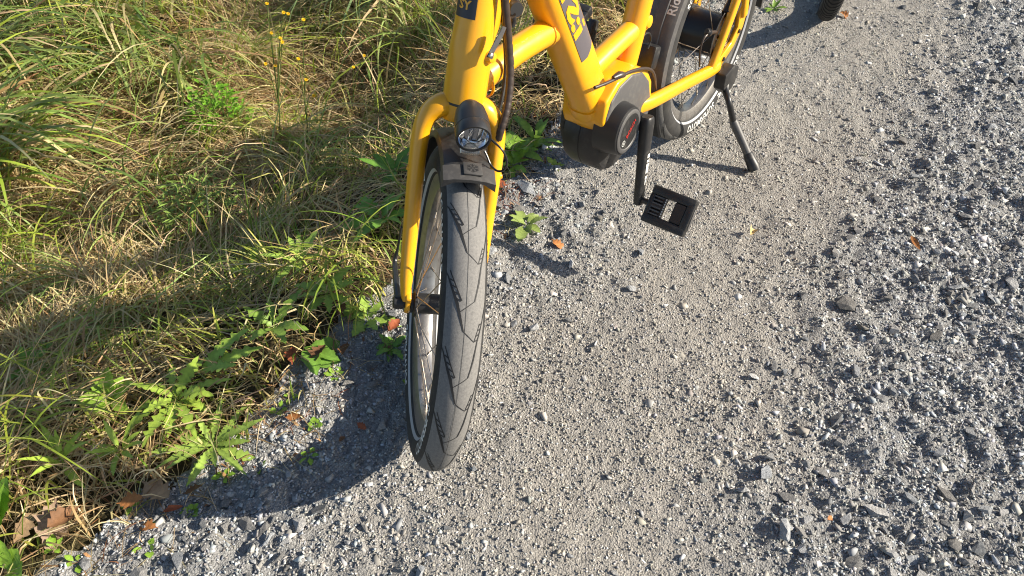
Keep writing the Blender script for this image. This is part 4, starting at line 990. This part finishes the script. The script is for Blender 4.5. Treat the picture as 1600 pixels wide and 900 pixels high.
# --- fallen leaves
BR = {'tan': (.30, .20, .115), 'brown': (.15, .075, .035), 'orange': (.34, .14, .045), 'red': (.26, .075, .032), 'grey': (.24, .165, .115), 'straw': (.5, .36, .16)}
for k, (px, sz, c, lab) in enumerate([
    ((100, 792), 62, 'grey', 'large pale brown fallen leaf lying at the grass edge'), ((138, 802), 40, 'brown', 'brown leaf tucked under the large pale leaf'), ((75, 812), 40, 'tan', 'tan crumpled leaf on the far side of the large pale leaf'),
    ((194, 801), 34, 'orange', 'orange brown leaf on the shaded gravel near the large pale leaf'), ((230, 763), 50, 'tan', 'curled tan oak leaf below the flat weed rosette'), ((255, 805), 28, 'red', 'narrow dark red leaf in the shaded gravel'), ((253, 833), 26, 'orange', 'lobed orange leaf at the rim of the wheel shadow'),
    ((290, 778), 26, 'brown', 'small brown leaf beside the curled oak leaf'), ((446, 654), 22, 'orange', 'small orange leaf between sun and wheel shadow'), ((558, 663), 18, 'red', 'small rusty leaf on the shaded gravel'), ((540, 683), 12, 'brown', 'tiny brown leaf fragment on the shaded gravel'),
    ((490, 578), 34, 'brown', 'dark brown leaf under the drooping dandelion leaves'), ((462, 585), 30, 'red', 'reddish leaf among dry stems by the dandelion'), ((605, 523), 26, 'red', 'rust coloured leaf next to the pale weed by the hub'), ((545, 540), 26, 'brown', 'brown leaf at the head of the wheel shadow'),
    ((862, 375), 26, 'orange', 'orange lobed leaf beside the plantain'), ((1437, 396), 27, 'orange', 'slim orange leaf on the coarse gravel'), ((1178, 361), 18, 'straw', 'small yellow leaf on the open gravel past the pedal'), ((795, 300), 36, 'red', 'red brown leaf litter behind the yellow fork leg'),
    ((830, 145), 40, 'tan', 'pale crumpled leaf in the grass under the cross tube'), ((1310, 23), 16, 'orange', 'small orange leaf in front of the second bicycle'), ((325, 452), 34, 'tan', 'tan leaf caught in the grass above the dandelion'), ((545, 482), 24, 'brown', 'brown leaf beside the pale weed in the grass'), ((780, 335), 26, 'brown', 'brown leaf by the plantain and fork'), ((1291, 815), 12, 'orange', 'tiny orange leaf flake on the coarse gravel'), ((598, 200), 20, 'brown', 'brown leaf in the grass behind the head tube')]):
    P = onground(px); s_ = px_m(sz, P); r = random.Random(k)
    thin = 'slim' in lab or 'narrow' in lab
    me = leaf_mesh('fallen_leaf', s_ * 1.15, s_ * (.3 if thin else .75), 0 if thin else 4, .38, r.uniform(-.9, .9), r.uniform(-.2, .5), BR[c], n=14, seed=300 + k, curl=r.uniform(-.2, .5), twist=r.uniform(-.6, .6))
    o = link('fallen_leaf', me, DRYM); o.location = (P.x, P.y, hz(P.x, P.y, True) + (.010 if float(verge_d(P.x, P.y)) < 0 else .03)); o.rotation_euler = (r.gauss(0, .15), r.gauss(0, .15), r.uniform(0, 6.28)); tag(o, lab, 'leaf')

# ================================================================== GRASS
def blades(x, y, az, el, droop, length, width, col, K=4, twist=0.5, curl=0.4, lift=0.004, z0=None, tipc=None, base_dark=1.0):
    n = len(x); p = np.stack([x, y, (H(x, y, False) if z0 is None else z0) - .004], -1); rows = []
    t = np.linspace(0, 1, K + 1); cu = rng.normal(0, curl, n); tw = rng.normal(0, twist, n)
    lf = np.abs(rng.normal(0, 1, n)) * lift + .002
    for i in range(K + 1):
        a = az + cu * t[i]; e = np.maximum(el - droop * t[i] ** 1.2, -1.35)
        if i:
            st = length / K; p = p + np.stack([np.cos(a) * np.cos(e) * st, np.sin(a) * np.cos(e) * st, np.sin(e) * st], -1)
            p[:, 2] = np.maximum(p[:, 2], H(p[:, 0], p[:, 1], False) + lf)
        w = width * (0.75 + .25 * min(1, t[i] * 4)) * max(.04, (1 - t[i] ** 2.6)) * .5
        sv = np.stack([-np.sin(a) * np.cos(tw * t[i]), np.cos(a) * np.cos(tw * t[i]), np.sin(tw * t[i])], -1)
        rows.append((p - sv * w[:, None], p + sv * w[:, None]))
    V = np.stack([q for pr in rows for q in pr], 1)          # n, 2(K+1), 3
    nv = 2 * (K + 1); q0 = np.array([[2 * i, 2 * i + 1, 2 * i + 3, 2 * i + 2] for i in range(K)])
    Q = (q0[None] + (np.arange(n) * nv)[:, None, None]).reshape(-1, 4)
    tt = np.repeat(t, 2)[None, :, None]; tc_ = col if tipc is None else tipc
    C = (col[:, None] * (1 - tt) + tc_[:, None] * tt)
    return V.reshape(-1, 3), Q, C.reshape(-1, 3)
def join(parts):
    V, Q, C = [], [], []; o = 0
    for v, q, c in parts: V.append(v); Q.append(q + o); C.append(c); o += len(v)
    return np.concatenate(V), np.concatenate(Q), np.concatenate(C)
def pick(cols, n, jit=.12):
    c = np.array(cols)[rng.integers(0, len(cols), n)]; return np.clip(c * rng.normal(1, jit, (n, 1)) * rng.normal(1, .05, (n, 3)), .01, .9)
def verge_pts(n, dens, lo=.0):
    n = int(n * 1.45); x = rng.uniform(-3.0, 1.2, n); y = rng.uniform(-0.1, 3.8, n)
    d = verge_d(x, y) + .07 * fbm(x, y, 9, 3, 91)
    k = (d > lo) & in_view(x, y, 620, -480) & (rng.random(n) < dens(x, y, d) * np.where(in_view(x, y, 200, -260), 1.0, .6)); return x[k], y[k], d[k]
def flow(x, y, seed): return 2 * pi * fbm(x, y, 1.6, 3, seed) * 1.4
STRAW = [(.56, .43, .22), (.66, .54, .32), (.46, .33, .16), (.62, .50, .26), (.34, .21, .10)]
FINE = [(.22, .31, .04), (.31, .36, .05), (.16, .24, .03), (.42, .40, .09), (.28, .32, .06), (.48, .42, .16)]
# dry thatch lying over the soil
PATCH = [(onground(q), r_) for q, r_ in (((390, 140), .30), ((290, 105), .25), ((430, 210), .22), ((240, 150), .2), ((480, 60), .3), ((550, 330), .16), ((500, 590), .10), ((200, 330), .18), ((330, 270), .15), ((870, 130), .12))]
def straw_d(x, y):
    s_ = .38 + 1.2 * fbm(x, y, 2.2, 2, 55) + .16
    for p_, r_ in PATCH: s_ = s_ + .75 * np.exp(-((x - p_.x) ** 2 + (y - p_.y) ** 2) / (r_ * r_))
    return np.clip(s_, .10, 1)
x, y, d = verge_pts(92000, lambda x, y, d: straw_d(x, y) * np.clip(.35 + d * 3, 0, 1))
n = len(x); th = blades(x, y, flow(x, y, 8) + rng.normal(0, .8, n), rng.uniform(.05, 1.05, n), rng.uniform(.3, 1.7, n), rng.uniform(.06, .27, n) * np.clip(.5 + d * 2, .4, 1), rng.uniform(.0013, .0040, n), pick(STRAW, n, .2) * 1.08, 4, 1.0, .7, .020)
tag(link('dry_grass', big_mesh('dry_grass', th[0], quads=th[1], col=th[2], smooth=True), GRASSM), 'pale dry straw matted over the verge', 'dry grass', kind='stuff')
# fine green grass
x, y, d = verge_pts(80000, lambda x, y, d: np.clip(1.05 - 1.0 * straw_d(x, y), .10, 1) * np.clip(.25 + d * 2.2, 0, 1))
n = len(x); fg = blades(x, y, flow(x, y, 9) + rng.normal(0, .9, n), rng.uniform(.5, 1.45, n), rng.uniform(.4, 1.9, n), rng.uniform(.045, .22, n) * np.clip(.45 + d * 2, .4, 1), rng.uniform(.0016, .0046, n), pick(FINE, n, .22), 4, .7, .5, .012)
tag(link('grass', big_mesh('grass', fg[0], quads=fg[1], col=fg[2], smooth=True), GRASSM), 'fine yellow green grass growing on the verge', 'grass', kind='stuff')
# sparse dry stems reaching over the gravel edge
x = rng.uniform(-1.1, .9, 9000); y = rng.uniform(.4, 2.6, 9000); d = verge_d(x, y); k = (d > -.10) & (d < .10) & in_view(x, y) & (fbm(x, y, 5, 2, 14) > -.08); x, y, d = x[k], y[k], d[k]
n = len(x); ed = blades(x, y, rng.uniform(0, 2 * pi, n), rng.uniform(.0, .5, n), rng.uniform(.2, .9, n), rng.uniform(.03, .10, n), rng.uniform(.0009, .0018, n), pick(STRAW + [(.3, .12, .05)], n, .2), 3, .6, .8, .006)
tag(link('edge_straw', big_mesh('edge_straw', ed[0], quads=ed[1], col=ed[2], smooth=True), GRASSM), 'thin dry stems scattered along the gravel edge', 'straw', kind='stuff')
# red brown needles behind the fork
P0 = gnd((792, 300)); n = 90; nd = blades(P0.x + rng.normal(0, .03, n), P0.y + rng.normal(0, .03, n), rng.uniform(0, 6.28, n), rng.uniform(0, .3, n), rng.uniform(0, .3, n), rng.uniform(.03, .07, n), rng.uniform(.0010, .0018, n), pick([(.34, .12, .05), (.28, .09, .04)], n), 2, .4, .3, .008)
tag(link('pine_litter', big_mesh('pine_litter', nd[0], quads=nd[1], col=nd[2]), GRASSM), 'red brown dry needles lying behind the fork leg', 'litter', kind='stuff')
# taller arching blades in loose clumps over the whole verge
cx_, cy_, cd_ = verge_pts(420, lambda x, y, d: np.clip(d * 2.2, 0, 1), .16); xs_, ys_, az_, ln_, co_ = [], [], [], [], []
for q in range(len(cx_)):
    m_ = int(rng.integers(10, 30)); r_ = rng.uniform(.02, .06); xs_.append(cx_[q] + rng.normal(0, r_, m_)); ys_.append(cy_[q] + rng.normal(0, r_, m_))
    az_.append(rng.normal(-.6, 1.1) + rng.normal(0, .55, m_)); ln_.append(rng.uniform(.14, .30) * np.clip(.55 + cd_[q], .5, 1.25) * rng.uniform(.6, 1.15, m_))
    co_.append(pick([[(.34, .40, .06), (.42, .45, .08), (.27, .35, .05)], [(.26, .36, .09), (.34, .43, .13), (.22, .30, .07)], [(.62, .52, .28), (.55, .43, .21), (.48, .40, .16)]][int(rng.choice(3, p=[.32, .28, .40]))], m_, .14))
xs_, ys_, az_, ln_, co_ = (np.concatenate(q) for q in (xs_, ys_, az_, ln_, co_)); n = len(xs_)
tb = blades(xs_, ys_, az_, rng.uniform(.75, 1.5, n), rng.uniform(.7, 2.2, n), ln_, rng.uniform(.0026, .0068, n), co_, 7, .6, .4, .02)
tag(link('tall_grass', big_mesh('tall_grass', tb[0], quads=tb[1], col=tb[2], smooth=True), GRASSM), 'longer arching grass blades standing over the verge', 'grass', kind='stuff')
# crumbled leaf litter caught along the edge
x = rng.uniform(-1.0, .4, 6000); y = rng.uniform(.4, 1.9, 6000); d = verge_d(x, y); k = (d > -.13) & (d < .08) & in_view(x, y) & (rng.random(6000) < .35 * np.exp(-np.abs(d + .02) * 18)) ; x, y = x[k], y[k]
n = len(x); lc = blades(x, y, rng.uniform(0, 6.28, n), rng.uniform(-.1, .5, n), rng.uniform(0, .6, n), rng.uniform(.006, .016, n), rng.uniform(.003, .008, n), pick([(.22, .10, .045), (.30, .16, .07), (.16, .08, .04), (.36, .24, .12)], n), 2, .8, .3, .004)
tag(link('leaf_litter', big_mesh('leaf_litter', lc[0], quads=lc[1], col=lc[2]), DRYM), 'crumbled brown leaf bits scattered along the gravel edge', 'litter', kind='stuff')
# broad bladed tussocks
BLUE = [(.19, .27, .055), (.24, .32, .08), (.14, .22, .045), (.29, .36, .11), (.38, .42, .14)]
YG = [(.28, .36, .045), (.36, .41, .06), (.22, .30, .04)]
def tussock(label, px, n, az, spread, length, width, cols, rad=.06, el=(.7, 1.4), droop=(1.2, 2.3), dead=.18):
    P = onground(px); root = empty('grass_tussock', Matrix.Translation((P.x, P.y, hz(P.x, P.y)))); tag(root, label, 'grass tussock')
    x = P.x + rng.normal(0, rad, n); y = P.y + rng.normal(0, rad, n)
    c = pick(cols, n, .15); dd = rng.random(n) < dead; c[dd] = pick(STRAW, n)[dd]
    v, q, c = blades(x, y, az + rng.normal(0, spread, n), rng.uniform(*el, n), rng.uniform(*droop, n), length * 1.22 * rng.uniform(.5, 1.15, n), width * rng.uniform(.5, 1.15, n), c, 8, .5, .35, .07, z0=H(x, y, False) + .05)
    o = link('blade', big_mesh('blade', v - np.array([P.x, P.y, hz(P.x, P.y)]), quads=q, col=c, smooth=True), GRASSM, root); o['kind'] = 'stuff'
def wdir(a, b):
    A, B = onground(a), onground(b); return math.atan2(B.y - A.y, B.x - A.x)
tussock('dark green tussock with long blades hanging down over brown thatch', (205, 95), 110, wdir((205, 95), (235, 260)), .55, .40, .0125, BLUE, .07)
tussock('broad blue green blades sweeping across the verge from the outer side', (-30, 130), 130, wdir((-30, 130), (180, 150)), .5, .48, .0125, BLUE, .09)
tussock('tussock of arching green blades over the darkest hollow of the verge', (-15, 290), 120, wdir((-15, 290), (150, 260)), .6, .42, .0125, BLUE + YG, .08)
tussock('pale blue green fan of broad blades arching towards the flowers', (665, -25), 110, wdir((665, -25), (500, 80)), .38, .50, .0105, [(.24, .34, .14), (.32, .41, .19), (.18, .26, .09)], .06)
tussock('green tussock rising behind the head tube', (650, 60), 60, wdir((650, 60), (600, 150)), .9, .34, .0080, BLUE + YG, .06)
tussock('slender tussock with blades hanging straight down beside the leafy bush', (300, 140), 45, wdir((300, 140), (300, 300)), .45, .36, .0095, BLUE, .05)
tussock('yellow green arching tussock at the far side of the verge', (60, 10), 80, wdir((60, 10), (200, 60)), 1.0, .42, .0080, YG + BLUE, .10)
tussock('lit yellow green tuft in front of the dark hollow', (20, 420), 60, wdir((20, 420), (60, 480)), 1.2, .28, .0055, YG, .06)
tussock('bright green tuft with upright blades behind the flowers', (170, 30), 50, wdir((170, 30), (130, 120)), .9, .36, .0060, YG, .06)
tussock('straggling green tuft in front of the bushy herb', (250, 330), 40, wdir((250, 330), (220, 430)), 1.0, .30, .0055, BLUE + YG, .06)
tussock('tall grass tuft behind the pedal and brace tube', (960, 20), 60, wdir((960, 20), (900, 40)), 1.2, .30, .0050, YG, .08)
tussock('loose green tuft between the dandelion and the yellow fork', (560, 430), 35, wdir((560, 430), (520, 480)), 1.3, .20, .0045, YG, .05)
tussock('grass tuft on the verge beyond the rear wheel', (1110, -30), 50, wdir((1110, -30), (1100, 10)), 1.5, .26, .0045, YG, .08)
tussock('low grass tuft at the corner of the verge below the dandelion clump', (40, 690), 45, wdir((40, 690), (100, 700)), 1.3, .20, .0045, YG, .06)
